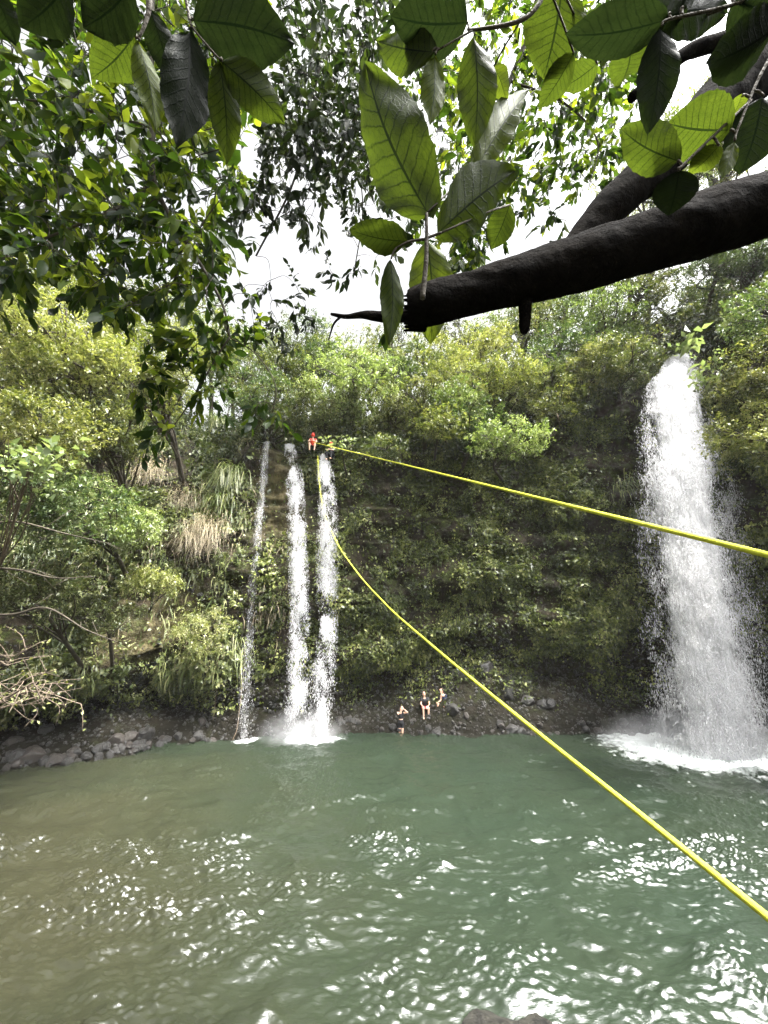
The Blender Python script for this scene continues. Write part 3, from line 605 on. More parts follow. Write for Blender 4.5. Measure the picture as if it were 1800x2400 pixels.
def waterfall(stn, label, ndrop, drop=.035, thick=.35, sheets=3, seed=0, dens=.45, bottomZ=0, fade=0):
    """stn: list of (x, y, z, half width) from lip down"""
    stn = np.array(stn, float); o = empty('waterfall', (stn[-1, 0], stn[-1, 1], 0))
    zt = stn[:, 2]; tz = (zt[0] - zt) / (zt[0] - zt[-1])
    def P_(t): return np.stack([np.interp(t, tz, stn[:, k]) for k in range(4)], -1)
    ns, nu = 120, 22
    for s in range(sheets):
        t = np.linspace(0, 1, ns); u = np.linspace(-1, 1, nu); q = P_(t); T, U = np.meshgrid(t, u, indexing='ij')
        x = q[:, None, 0] + U * q[:, None, 3] * (1.05 - .08 * s); y = q[:, None, 1] + (s - (sheets - 1) / 2) * thick / max(1, sheets - 1) * (.3 + T) - .25 * q[:, None, 3] * (1 - U ** 2); z = q[:, None, 2] + 0 * U
        p = np.stack([x, y, z], -1); p[..., 0] += .10 * fbm(p * [1, 1, .6] + s * 9 + seed, 3); p[..., 1] += .12 * fbm(p * 1.2 + s * 5 + seed, 3)
        de = dens * (1 - np.abs(U) ** 2.6) + .14 * fbm(np.stack([x * 2.2, y * 0 + s, z * .22], -1) + seed, 3) - fade * T
        de = de - np.clip(np.abs(U) - .8, 0, 1) * 3
        i = np.arange(ns * nu).reshape(ns, nu)
        mesh_k('water_sheet', p.reshape(-1, 3), np.stack([i[:-1, :-1], i[1:, :-1], i[1:, 1:], i[:-1, 1:]], -1).reshape(-1, 4), M['fall_sheet'], o, {'dens': de.ravel()}, smooth=True)
    n = ndrop * 3; t = RNG.random(n); q = P_(t); u = RNG.normal(size=n) * .47; keep = (np.abs(u) < 1.12)
    p = np.stack([q[:, 0] + u * q[:, 3], q[:, 1] + RNG.normal(size=n) * thick * .5 * (.4 + t) - .25 * q[:, 3] * (1 - np.minimum(1, u * u)), q[:, 2]], -1)
    cl = fbm(p * [1.6, 1.6, .9] + seed, 4) + .6 * fbm(p * [5, 5, 2.2], 2); keep &= (cl + RNG.normal(size=n) * .15 > .02); p = p[keep][:ndrop]; n = len(p); t = t[keep][:ndrop]
    octv = np.array([[0, 0, 1], [1, 0, 0], [0, 1, 0], [-1, 0, 0], [0, -1, 0], [0, 0, -1.0]]); octf = np.array([[0,1,2],[0,2,3],[0,3,4],[0,4,1],[5,2,1],[5,3,2],[5,4,3],[5,1,4]])
    s = drop * (.35 + 1.0 * RNG.random(n) ** 2); el_ = 2.0 + 4.0 * RNG.random(n)
    V = p[:, None] + octv[None] * np.stack([s, s, s * el_], -1)[:, None] + RNG.normal(size=(n, 6, 3)) * s[:, None, None] * .35
    Fq = octf[None] + (np.arange(n) * 6)[:, None, None]
    dr_ = mesh_k('droplets', V.reshape(-1, 3), Fq.reshape(-1, 3), M['fall_drops'], o); dr_['kind'] = 'stuff'
    tag(o, label, 'waterfall', 'waterfalls dropping into the pool'); return o
def st(pts, Ys):
    out = []
    for (px, py, hw), Y in zip(pts, Ys):
        p = at(px, py, Y=Y); k = Y / ray(px, py)[1] / F; out.append((p[0], p[1], p[2], hw * k))
    return out
waterfall(st([(1592, 838, 22), (1578, 900, 52), (1582, 1000, 72), (1588, 1150, 80), (1604, 1300, 88), (1626, 1450, 96), (1652, 1620, 106), (1670, 1760, 114)], [20.8, 20.5, 20.3, 20.2, 20.1, 20, 20, 20]),
          'big wide white waterfall on the right, thundering into foam', 200000, .0145, .9, 5, 3, .66)
waterfall(st([(1622, 870, 6), (1650, 1000, 30), (1690, 1200, 50), (1720, 1400, 70), (1745, 1600, 85), (1760, 1765, 95)], [21, 20.8, 20.6, 20.5, 20.4, 20.3]),
          'thin spray veil falling behind the right edge of the big waterfall', 22000, .012, .8, 3, 8, .34)
waterfall(st([(626, 1036, 13), (618, 1120, 15), (606, 1250, 13), (592, 1400, 13), (580, 1600, 18), (570, 1738, 24)], [22.9, 22.6, 22.4, 22.2, 22.1, 22.0]),
          'thinnest and leftmost of the three narrow streams on the left', 2600, .010, .2, 3, 5, .42, fade=.08)
waterfall(st([(678, 1042, 11), (688, 1100, 19), (695, 1200, 21), (700, 1350, 22), (703, 1500, 24), (700, 1620, 28), (695, 1740, 31)], [22.9, 22.5, 22.3, 22.1, 22, 22, 22]),
          'middle one of the three narrow streams on the left', 30000, .011, .3, 3, 6, .36)
waterfall(st([(757, 1066, 12), (764, 1120, 20), (768, 1200, 22), (766, 1350, 25), (762, 1500, 27), (754, 1620, 31), (744, 1742, 34)], [22.8, 22.4, 22.3, 22.2, 22, 22, 22]),
          'stream under the climbers, rightmost of the three narrow streams', 27000, .011, .3, 3, 7, .31)
# mist where the falls hit the pool
def mist(c, r, dens, label):
    m, t, out = newmat('mist_volume'); l = t.links.new
    tc = t.nodes.new('ShaderNodeTexCoord'); ln_ = t.nodes.new('ShaderNodeVectorMath'); ln_.operation = 'LENGTH'
    l(tc.outputs['Object'], ln_.inputs[0]); mr = t.nodes.new('ShaderNodeMapRange'); mr.interpolation_type = 'SMOOTHSTEP'; mr.inputs['From Min'].default_value = .15; mr.inputs['From Max'].default_value = 1; mr.inputs['To Min'].default_value = dens; mr.inputs['To Max'].default_value = 0
    l(ln_.outputs['Value'], mr.inputs['Value']); n = noise(t, 2.5, 3, .6); mu = t.nodes.new('ShaderNodeMath'); mu.operation = 'MULTIPLY'; l(mr.outputs[0], mu.inputs[0])
    nr = t.nodes.new('ShaderNodeMapRange'); nr.inputs['From Min'].default_value = .35; nr.inputs['From Max'].default_value = .7; l(n.outputs['Fac'], nr.inputs['Value']); l(nr.outputs[0], mu.inputs[1])
    pv = t.nodes.new('ShaderNodeVolumePrincipled'); pv.inputs['Color'].default_value = (.95, .96, .97, 1); l(mu.outputs[0], pv.inputs['Density']); l(pv.outputs[0], out.inputs['Volume'])
    m.cycles.homogeneous_volume = False if hasattr(m.cycles, 'homogeneous_volume') else None
    u = np.linspace(0, 2 * math.pi, 25)[:-1]; v = np.linspace(0, math.pi, 13); V = np.array([[math.sin(b) * math.cos(a), math.sin(b) * math.sin(a), math.cos(b)] for b in v for a in u])
    F_ = [[(i + 1) * 24 + j, (i + 1) * 24 + (j + 1) % 24, i * 24 + (j + 1) % 24, i * 24 + j] for i in range(12) for j in range(24)]
    o = mesh_k('mist', V, F_, m); o.location = c; o.scale = r; tag(o, label, None, None, 'stuff'); return o
mist((rf_c[0] - 1.2, rf_c[1] - .6, .35), (5.2, 2.4, 1.8), .8, 'white spray cloud at the foot of the big waterfall')
mist((lf_c[0] - .6, lf_c[1] - .2, .3), (2.6, 1.1, 1.5), .9, 'thin spray at the foot of the narrow streams')

# ------------------------------------------------------------------ boulders and cobbles
def rock_mesh(seed, sub=3, rough=.28):
    import bmesh
    bm = bmesh.new(); bmesh.ops.create_icosphere(bm, subdivisions=sub, radius=1)
    V = np.array([v.co[:] for v in bm.verts]); q = V + seed * 7.7
    r = 1 + rough * 1.5 * fbm(q * 1.1, 3) + .16 * fbm(q * 3, 3); V2 = V * r[:, None] * [1, .8, .72]
    rr = np.random.default_rng(seed * 13)
    for _ in range(11):
        n_ = norm(rr.normal(size=3)); d_ = .52 + .30 * rr.random(); ex = V2 @ n_ - d_; V2 = V2 - np.outer(np.clip(ex, 0, None) * .92, n_)
    V2 += (fbm(V2 * 5 + seed, 3) * .035)[:, None] * norm(V2)
    for v, c in zip(bm.verts, V2): v.co = c
    me = bpy.data.meshes.new('rock'); bm.to_mesh(me); bm.free(); me.polygons.foreach_set('use_smooth', np.ones(len(me.polygons), bool)); return me
RM = [rock_mesh(i + 1, 4) for i in range(6)]
for i, m_ in enumerate(RM): m_.materials.append(M['wet_stone'] if i % 3 else M['brown_stone'])
def boulder(px, py, rpx, label, group, Y=None, mi=None, kx=1, name='boulder'):
    r0 = ray(px, py); r0n = r0 / np.linalg.norm(r0); dn = norm(Pf - [0, 0, CAM_H]); k = np.argmax(dn @ r0n - (Pf[:, 1] < 5) * 1.0)
    t = np.linalg.norm(Pf[k] - [0, 0, CAM_H]) - .12; p = np.array([0, 0, CAM_H]) + r0n * t
    if p[2] < .02: p = at(px, py, Z=.02)
    o = bpy.data.objects.new(name, RM[mi if mi is not None else random.randrange(6)]); link(o); s = rpx * t / F
    o.location = p + r0n * s * .45; o.scale = (s * kx, s, s * random.uniform(.85, 1.1)); o.rotation_euler = (random.uniform(-.4, .4), random.uniform(-.4, .4), random.uniform(0, 6.28)); tag(o, label, 'rock', group); return o
BG = 'large boulders in the cliff foot'
for a in [(1138, 1570, 22, 'big smooth round boulder in the wall above the two seated people'), (1085, 1580, 17, 'dark boulder just left of the big smooth one'), (1052, 1608, 18, 'round grey boulder directly behind the seated person in navy'),
          (1190, 1622, 22, 'large oval boulder right of the yellow rope'), (1233, 1645, 20, 'rounded boulder standing right of the large oval one'), (1272, 1650, 15, 'upright dark boulder beside two others in the rubble'),
          (1198, 1712, 17, 'shiny wet boulder at the water line under the rope'), (1222, 1716, 13, 'smaller wet boulder touching the shiny one at the water line'), (1060, 1662, 17, 'dark flat boulder supporting the seated person in navy'),
          (1190, 1590, 11, 'small boulder above the large oval boulder'), (1290, 1650, 16, 'dark boulder furthest right of the rounded row'), (275, 1735, 18, 'tall wet ribbed boulder on the left shore'), (310, 1728, 15, 'light grey boulder behind the ribbed one on the left shore'),
          (345, 1722, 20, 'broad pale boulder on the left shore right of the ribbed one'), (70, 1778, 24, 'large wet rock at the water line near the left corner of the shore'), (130, 1785, 14, 'glistening rock beside the largest on the left shore'), (30, 1745, 18, 'shaded rock at the left edge of the shore'),
          (475, 1690, 11, 'grey stone embedded low beside the cave'), (110, 1712, 16, 'rounded rock at the mouth of the dark cave'), (370, 1595, 9, 'pale stone stuck in the cave roof'), (300, 1597, 8, 'small pale stone stuck in the cave roof left of the other'),
          (450, 1380, 11, 'pale stone in the bare patch under the dry grass'), (470, 1395, 8, 'smaller pale stone lowest in the bare patch under the dry grass'), (435, 1372, 8, 'small pale stone leftmost in the bare patch'), (560, 1205, 6, 'tiny pale ledge stone beside the thin stream')]:
    boulder(*a[:4], BG)
for k in range(60):
    x = random.uniform(5, 500); yb = np.interp(x, [0, 200, 400, 520], [1800, 1788, 1745, 1736]); boulder(x, yb - random.uniform(0, 38) * (1 - x / 900), random.uniform(5, 12), 'wet grey stone among the many along the left shore', 'stones along the left shore', name='stone')
for k in range(45):
    x = random.uniform(770, 1540); boulder(x, np.interp(x, [770, 1540], [1716, 1728]) - abs(random.gauss(0, 28)), random.uniform(4, 10), 'dark stone in the rubble bank behind the pool', 'stones in the far bank', name='stone')
# cobbles everywhere on the bank and in the conglomerate: uncountable
def cobbles(n, weight, size, name, label, seed=1):
    p, nn = sample_cliff(n, weight); me = RM[1]; V0 = None
    import bmesh
    bm = bmesh.new(); bmesh.ops.create_icosphere(bm, subdivisions=1, radius=1); V0 = np.array([v.co[:] for v in bm.verts]); F0 = np.array([[v.index for v in f.verts] for f in bm.faces]); bm.free()
    s = size * (.4 + 1.3 * RNG.random(n) ** 2.5); sc_ = np.stack([s, s * (.6 + .4 * RNG.random(n)), s * (.5 + .4 * RNG.random(n))], -1)
    A = rdir(n); B = norm(np.cross(A, rdir(n))); Cc = np.cross(A, B)
    L_ = V0[None] * sc_[:, None] * (1 + .18 * RNG.normal(size=(n, len(V0), 1)))
    V = p[:, None] + L_[..., 0:1] * A[:, None] + L_[..., 1:2] * B[:, None] + L_[..., 2:3] * Cc[:, None]
    o = mesh_k(name, V.reshape(-1, 3), (F0[None] + (np.arange(n) * len(V0))[:, None, None]).reshape(-1, 3), M['wet_stone'], smooth=True); tag(o, label, None, None, 'stuff')
cobbles(14000, ((row >= 2) & (row < caveend + 6) & inview) * 1.0, .075, 'cobbles', 'wet cobbles covering the banks round the pool')
cobbles(2000, (inview & (row >= bankrow) & (cz < 6)) * np.clip(lowright + .15, 0, 1), .08, 'embedded_stones', 'stones embedded in the dark conglomerate wall')

# ledge under the camera and the rock in front of it
gy, gx = np.meshgrid(np.linspace(-8, 1.75, 50), np.linspace(-7, 7, 70), indexing='ij')
e = np.clip((gy - .9 - .3 * np.sin(gx * 1.3)) / .8, 0, 1); gz = 4.55 - e ** 2 * 6.5; q = np.stack([gx, gy, gz], -1); q = q + fbm(q * 1.3, 4)[..., None] * .12; i = np.arange(gx.size).reshape(gx.shape)
tag(mesh_k('ledge', q.reshape(-1, 3), np.stack([i[:-1, :-1], i[:-1, 1:], i[1:, 1:], i[1:, :-1]], -1).reshape(-1, 4), M['cliff'], attrs={'tan': np.zeros(gx.size)}, smooth=True), kind='structure')
hr = bpy.data.objects.new('rock', rock_mesh(31, 5, .35)); hr.data.materials.append(simple_mat('mottled_rock', (.006, .006, .005), (.05, .047, .036), 7, .6, 1.0)); link(hr)
hp = at(1215, 2520, 2.0); hr.location = hp; hr.scale = (.40, .22, .30); hr.rotation_euler = (0, .12, 0); tag(hr, 'dark mottled rock poking up at the bottom edge', 'rock')
hr2 = bpy.data.objects.new('ledge_rock', rock_mesh(8, 4, .3)); hr2.data.materials.append(M['cliff']); link(hr2); hr2.location = (hp[0], hp[1] - .2, hp[2] - 1.1); hr2.scale = (.9, .7, 1.2); tag(hr2, kind='structure')

# ------------------------------------------------------------------ ropes
def rope(A, B, pix, rad, label, ext):
    """the rope hangs in the vertical plane through its two ends"""
    d = B - A; n = np.array([d[1], -d[0], 0.0]); o0 = np.array([0, 0, CAM_H]); W = [A]
    for px, py in pix:
        r = ray(px, py); t = np.dot(A - o0, n) / np.dot(r, n); W.append(o0 + r * t)
    W += [B]; W = np.array(W); s = np.r_[0, np.cumsum(np.linalg.norm(np.diff(W[:, :2], axis=0), axis=1))]
    W = np.vstack([W, W[-1] + (W[-1] - W[-2]) / np.linalg.norm(W[-1] - W[-2]) * ext])
    L0 = smooth_line(W, 60) if len(W) > 3 else smooth_line(np.vstack([W[0], W[0] * .5 + W[1] * .5, W[1], W[2]]), 60)
    sl = np.r_[0, np.cumsum(np.linalg.norm(np.diff(L0, axis=0), axis=1))]; u = [sl[-1]]
    while u[-1] > 0:
        p_ = np.array([np.interp(u[-1], sl, L0[:, i]) for i in range(3)]); u.append(u[-1] - .005 * max(1, (np.linalg.norm(p_ - o0) / 1.1) ** 2))
    u = np.clip(np.array(u[::-1]), 0, None); L_ = np.stack([np.interp(u, sl, L0[:, i]) for i in range(3)], 1); V, Fq = tubes([(L_, rad)], 16)
    k = len(L_) * 16; ph = np.tile(np.arange(16) / 16 * 2 * math.pi, len(L_)); ll = np.repeat(u, 16); ax = np.repeat(L_, 16, 0)
    V[:k] = ax + (V[:k] - ax) * (.92 + .13 * np.maximum(np.abs(np.sin(ph * 1.5 + ll * 120)), np.abs(np.sin(ph * 1.5 - ll * 120))))[:, None]; o = mesh_k('rope', V, Fq, M['rope'], smooth=True)
    tag(o, label, 'rope', 'yellow safety ropes'); return o
rope(at(733, 1036, Y=22.2), at(1800, 1301, .98), [], .0080, 'upper yellow rope, pulled almost straight from the fall top to the right edge', 1.2)
rope(at(745, 1068, Y=21.7), at(1800, 2150, 1.0), [(746, 1105), (757, 1190), (785, 1262), (830, 1332), (900, 1412), (1000, 1502), (1200, 1668), (1500, 1908)], .0098, 'lower yellow rope, sagging from the fall top down to the lower right corner', 1.2)

# ------------------------------------------------------------------ people
def skin_obj(name, verts, edges, rads, mat, parent, root=0, sub=2):
    """tapered limbs and joints fused into one continuous surface"""
    ch = []
    verts = [np.array(v, float) for v in verts]
    for i, (v, r) in enumerate(zip(verts, rads)):
        h = np.linspace(-1, 1, 9); h[0] += .01; h[-1] -= .01
        ch.append((v + np.c_[0 * h, 0 * h, h * r], r * np.sqrt(1 - h * h)))
    for i, j in edges:
        t = np.linspace(0, 1, 5)[:, None]; ch.append((verts[i] * (1 - t) + verts[j] * t, rads[i] * (1 - t[:, 0]) + rads[j] * t[:, 0]))
    V, Fq = tubes(ch, 12)
    me = bpy.data.meshes.new(name); me.from_pydata([tuple(v) for v in V], [], [tuple(dict.fromkeys(map(int, f))) for f in Fq]); me.materials.append(mat)
    o = bpy.data.objects.new(name, me); link(o, parent)
    rm = o.modifiers.new('Remesh', 'REMESH'); rm.mode = 'VOXEL'; rm.voxel_size = .009; rm.use_smooth_shade = True
    sm_ = o.modifiers.new('Smooth', 'SMOOTH'); sm_.factor = .5; sm_.iterations = 3
    return o
def person(loc, rz, J, label, clothes, hair=True, hairlen=.2, helmet=False):
    """J: joints in local metres; x = right in the picture, -y = towards the viewer"""
    o = empty('person', loc, rz)
    V, E, Rr, ix = [], [], [], {}
    def add(k, p, r, par=None):
        ix[k] = len(V); V.append(np.array(p, float)); Rr.append(r)
        if par is not None: E.append((ix[par], ix[k]))
    pel, ch, nk, hd = (np.array(J[k], float) for k in ('pelvis', 'chest', 'neck', 'head'))
    add('pelvis', pel, .13); add('waist', (pel * .55 + ch * .45), .105, 'pelvis'); add('chest', ch, .135, 'waist'); add('neck', nk, .05, 'chest')
    up = norm(hd - nk); add('jaw', nk * .45 + hd * .55, .062, 'neck'); add('head', hd, .088, 'jaw'); add('crown', hd + up * .075, .07, 'head')
    face = np.array(J.get('face', (0, -1, 0)), float); add('nose', hd + face * .105 - up * .02, .014, 'head')
    add('belly', pel * .3 + ch * .7, .12, 'waist')
    for s in 'LR':
        sh, el_, ha = (np.array(J[k + s], float) for k in ('sh', 'el', 'ha')); add('sh' + s, sh, .055, 'chest'); add('el' + s, el_, .036, 'sh' + s); add('wr' + s, ha, .024, 'el' + s)
        hd_ = norm(ha - el_); add('pa' + s, ha + hd_ * .07, .03, 'wr' + s)
        sd_ = norm(np.cross(hd_, [.3, 1, .2]))
        for f in range(4): add('f%d' % f + s, ha + hd_ * (.13 + .012 * (1.5 - abs(f - 1.5))) + sd_ * (f - 1.5) * .022, .009, 'pa' + s)
        add('th' + s, ha + hd_ * .07 + sd_ * -.055, .010, 'wr' + s)
        hp_, kn, an, ft = (np.array(J[k + s], float) for k in ('hip', 'kn', 'an', 'ft')); add('hip' + s, hp_, .088, 'pelvis'); add('kn' + s, kn, .055, 'hip' + s); add('ca' + s, kn * .65 + an * .35, .052, 'kn' + s); add('an' + s, an, .035, 'ca' + s); add('ft' + s, ft, .032, 'an' + s)
    skin_obj('body', V, E, Rr, M['skin'], o)
    for nm, mt, keys, extra in clothes:
        vs, es, rs = [], [], []; loc_ = {}
        for k in keys:
            a = k.split('>'); 
            if len(a) == 1: loc_[k] = len(vs); vs.append(V[ix[k]]); rs.append(Rr[ix[k]] + extra); 
            else:
                p, c, f = a[0], a[1], float(a[2]); loc_[c] = len(vs); vs.append(V[ix[p]] * (1 - f) + V[ix[c]] * f); rs.append((Rr[ix[p]] * (1 - f) + Rr[ix[c]] * f) + extra); es.append((loc_[p], loc_[c]))
        skin_obj(nm, vs, es, rs, M[mt], o)
    hb = hd - face * .03
    if helmet: skin_obj('helmet', [hd + up * .02, hd + up * .10], [(0, 1)], [.115, .085], M['red_gear'], o)
    else:
        hv = [hb + up * .09, hb + up * .02, hb - up * .07 - face * .02, hb - up * hairlen - face * .05]; skin_obj('hair', hv, [(0, 1), (1, 2), (2, 3)], [.075, .092, .07, .035], M['hair'], o)
    e_ = norm(np.cross(face, up)); ev = []
    for s in (-1, 1): ev.append((np.array([hd + face * .078 + e_ * .03 * s, hd + face * .095 + e_ * .03 * s]), .009))
    Vv, Ff = tubes(ev, 6); me = bpy.data.meshes.new('eyes'); me.from_pydata([tuple(v) for v in Vv], [], [tuple(map(int, f)) for f in Ff]); me.materials.append(M['hair']); link(bpy.data.objects.new('eyes', me), o)
    tag(o, label, 'person', 'people by the pool'); return o
SH = ['waist', 'waist>pelvis>.6', 'waist>chest>1']
# standing with water round the calves, both hands at the head
w0 = at(940, 1722, Z=0.0)
person((w0[0], w0[1], -.32), .0, dict(pelvis=(0, 0, .92), chest=(.0, .02, 1.24), neck=(0, 0, 1.44), head=(.03, -.02, 1.60), face=(.6, -.8, 0),
    shL=(-.15, .02, 1.38), elL=(-.14, -.20, 1.36), haL=(.02, -.22, 1.55), shR=(.15, 0, 1.38), elR=(.36, -.10, 1.44), haR=(.14, -.16, 1.62),
    hipL=(-.08, 0, .86), knL=(-.08, -.02, .48), anL=(-.07, .02, .08), ftL=(-.07, -.14, .04), hipR=(.08, 0, .86), knR=(.07, -.02, .48), anR=(.06, .02, .08), ftR=(.06, -.14, .04)),
    'person standing in shallow water in black crop top and shorts, hands raised to head',
    [('crop_top', 'black_cloth', ['chest', 'chest>waist>.35', 'chest>shL>.7', 'chest>shR>.7'], .012), ('shorts', 'black_cloth', ['pelvis', 'pelvis>waist>.35', 'pelvis>hipL>1', 'pelvis>hipR>1', 'hipL>knL>.4', 'hipR>knR>.4'], .015)], hairlen=.3)
# seated, facing the viewer, hands between the knees
w1 = at(995, 1660, Y=w0[1] + 1.0); w1[2] -= .05
person(tuple(w1), .15, dict(pelvis=(0, 0, .12), chest=(-.02, -.06, .46), neck=(-.03, -.10, .66), head=(-.05, -.14, .82),
    shL=(-.19, -.07, .58), elL=(-.25, -.22, .32), haL=(-.17, -.40, .20), shR=(.17, -.07, .58), elR=(.24, -.22, .32), haR=(.08, -.40, .20),
    hipL=(-.09, -.04, .10), knL=(-.19, -.46, .14), anL=(-.17, -.44, -.30), ftL=(-.20, -.58, -.35), hipR=(.09, -.04, .10), knR=(.12, -.46, .14), anR=(.10, -.44, -.30), ftR=(.10, -.58, -.35)),
    'person in a black t-shirt and pink shorts seated on the bank, hands on the knees',
    [('t_shirt', 'black_cloth', ['waist', 'waist>pelvis>.5', 'waist>chest>1', 'chest>shL>1', 'chest>shR>1', 'shL>elL>.45', 'shR>elR>.45'], .02), ('shorts', 'pink_cloth', ['pelvis', 'pelvis>hipL>1', 'pelvis>hipR>1', 'hipL>knL>.72', 'hipR>knR>.72'], .018)])
# seated, turned to the left, one hand raised to the head
w2 = at(1040, 1655, Y=w0[1] + 1.1); w2[2] -= .02
person(tuple(w2), -.1, dict(pelvis=(.08, 0, .10), chest=(.02, -.05, .46), neck=(-.02, -.08, .68), head=(-.07, -.10, .84), face=(-.9, -.4, 0),
    shL=(-.11, -.16, .60), elL=(-.18, -.30, .36), haL=(-.32, -.38, .30), shR=(.12, -.02, .62), elR=(-.06, -.30, .60), haR=(-.14, -.26, .82),
    hipL=(-.02, -.06, .08), knL=(-.34, -.34, .20), anL=(-.34, -.38, -.20), ftL=(-.50, -.44, -.22), hipR=(.12, -.04, .08), knR=(.0, -.48, .08), anR=(.04, -.46, -.38), ftR=(-.04, -.60, -.42)),
    'person in a navy vest seated sideways on the bank with one arm raised',
    [('vest', 'navy_cloth', ['waist', 'waist>pelvis>.5', 'waist>chest>1', 'chest>shR>.7', 'chest>shL>.7'], .035), ('shorts', 'black_cloth', ['pelvis', 'pelvis>hipL>1', 'pelvis>hipR>1', 'hipL>knL>.55', 'hipR>knR>.55'], .02)])
# the two climbers at the top of the falls
seat = dict(pelvis=(0, 0, .12), chest=(0, -.10, .46), neck=(0, -.16, .66), head=(0, -.22, .82),
    shL=(-.19, -.11, .58), elL=(-.25, -.30, .36), haL=(-.12, -.48, .34), shR=(.19, -.11, .58), elR=(.25, -.30, .36), haR=(.10, -.48, .34),
    hipL=(-.09, -.04, .10), knL=(-.18, -.42, .20), anL=(-.16, -.40, -.24), ftL=(-.16, -.54, -.28), hipR=(.09, -.04, .10), knR=(.16, -.42, .20), anR=(.14, -.40, -.24), ftR=(.14, -.54, -.28))
c1 = at(733, 1052, Y=22.6)
person(tuple(c1), .1, seat, 'climber in a red vest with bare legs at the anchor of the two ropes',
    [('vest', 'red_gear', ['waist', 'waist>chest>1', 'chest>shR>.8', 'chest>shL>.8'], .04), ('shorts', 'black_cloth', ['pelvis', 'pelvis>hipL>1', 'pelvis>hipR>1', 'hipL>knL>.4', 'hipR>knR>.4'], .02)], helmet=True)
c2 = at(779, 1072, Y=22.9)
person(tuple(c2), -.4, seat, 'crouching climber in dark clothes and a red helmet right of the stream lip',
    [('jacket', 'black_cloth', ['waist', 'waist>pelvis>.5', 'waist>chest>1', 'chest>shL>1', 'chest>shR>1', 'shL>elL>.8', 'shR>elR>.8'], .02), ('trousers', 'black_cloth', ['pelvis', 'pelvis>hipL>1', 'pelvis>hipR>1', 'hipL>knL>1', 'hipR>knR>1', 'knL>anL>.9', 'knR>anR>.9'], .018)], helmet=True)

# ------------------------------------------------------------------ the thick branches in front
def limb(name, pts, mat, rough=.0, sides=20, n=10, jag=False, parent=None):
    """pts: (px, py, width px, depth)"""
    W = smooth_line([at(a, b, d) for a, b, w_, d in pts], n); rr = np.interp(np.linspace(0, 1, len(W)), np.linspace(0, 1, len(pts)), [w_ * d / F / 2 for a, b, w_, d in pts])
    V, Fq = tubes([(W, rr)], sides)
    if rough:
        k = len(W) * sides; ax = np.repeat(W, sides, 0); out = norm(V[:k] - ax); V[:k] += out * (fbm(V[:k] * 9, 4) * rough * 1.6 + fbm(V[:k] * [10, 10, 45], 4) * rough * .8)[:, None]
    return mesh_k(name, V, Fq, M[mat], parent, smooth=True)
tb = empty('fallen_trunk', at(2300, 330, .95))
limb('trunk', [(972, 726, 88, 1.02), (1010, 714, 92, 1.0), (1100, 690, 98, 1.0), (1200, 662, 108, 1.0), (1300, 634, 114, 1.0), (1400, 604, 120, .98), (1500, 574, 126, .97), (1650, 526, 134, .96), (1800, 478, 142, .95), (2000, 405, 165, .95), (2300, 300, 190, .95)], 'bark', .006, 48, 26, parent=tb)
limb('stub', [(1232, 690, 34, 1.0), (1230, 745, 28, 1.0), (1229, 772, 24, 1.0), (1230, 782, 14, 1.0)], 'bark', .002, 12, parent=tb)
sp = []; c0 = at(972, 726, 1.02)
for k in range(46):
    a = RNG.random() * 6.28; rr_ = .047 * math.sqrt(RNG.random()) if k % 2 else .047; b = c0 + np.array([0, math.cos(a) * rr_, math.sin(a) * rr_]); sp.append((np.array([b + [.03, 0, 0], b - [.012 + .02 * RNG.random(), 0, .004]]), np.array([.010, .003])))
V, Fq = tubes(sp, 4); mesh_k('splinters', V, Fq, M['bark'], tb)
tag(tb, 'thick dark mossy trunk slanting in from the right with a broken end', 'tree trunk')
t2 = empty('leaning_trunk', at(2050, -60, 1.9))
limb('trunk', [(1335, 610, 74, 1.75), (1400, 520, 78, 1.75), (1470, 450, 84, 1.75), (1540, 392, 92, 1.78), (1640, 290, 105, 1.8), (1720, 205, 118, 1.85), (1800, 140, 130, 1.9), (2050, -60, 150, 1.9)], 'bark', .006, 30, 16, parent=t2)
limb('side_branch', [(1800, 70, 40, 1.9), (1700, 95, 34, 1.9), (1600, 130, 28, 1.9), (1480, 230, 20, 1.9)], 'bark', .004, 12, parent=t2)
tag(t2, 'second dark trunk rising to the upper right behind the big leaves', 'tree trunk')
t3 = empty('thin_branch', at(1010, 728, 1.5))
limb('wood', [(1030, 725, 36, 1.5), (960, 738, 34, 1.5), (900, 742, 26, 1.5), (850, 738, 16, 1.5), (810, 742, 9, 1.5), (775, 736, 5, 1.5)], 'bark', .003, 12, parent=t3)
limb('shoot', [(800, 741, 6, 1.5), (782, 760, 5, 1.5), (770, 798, 3, 1.5)], 'bark', 0, 8, parent=t3)
tag(t3, 'thin dark branch pointing left behind the broken trunk end', 'branch')

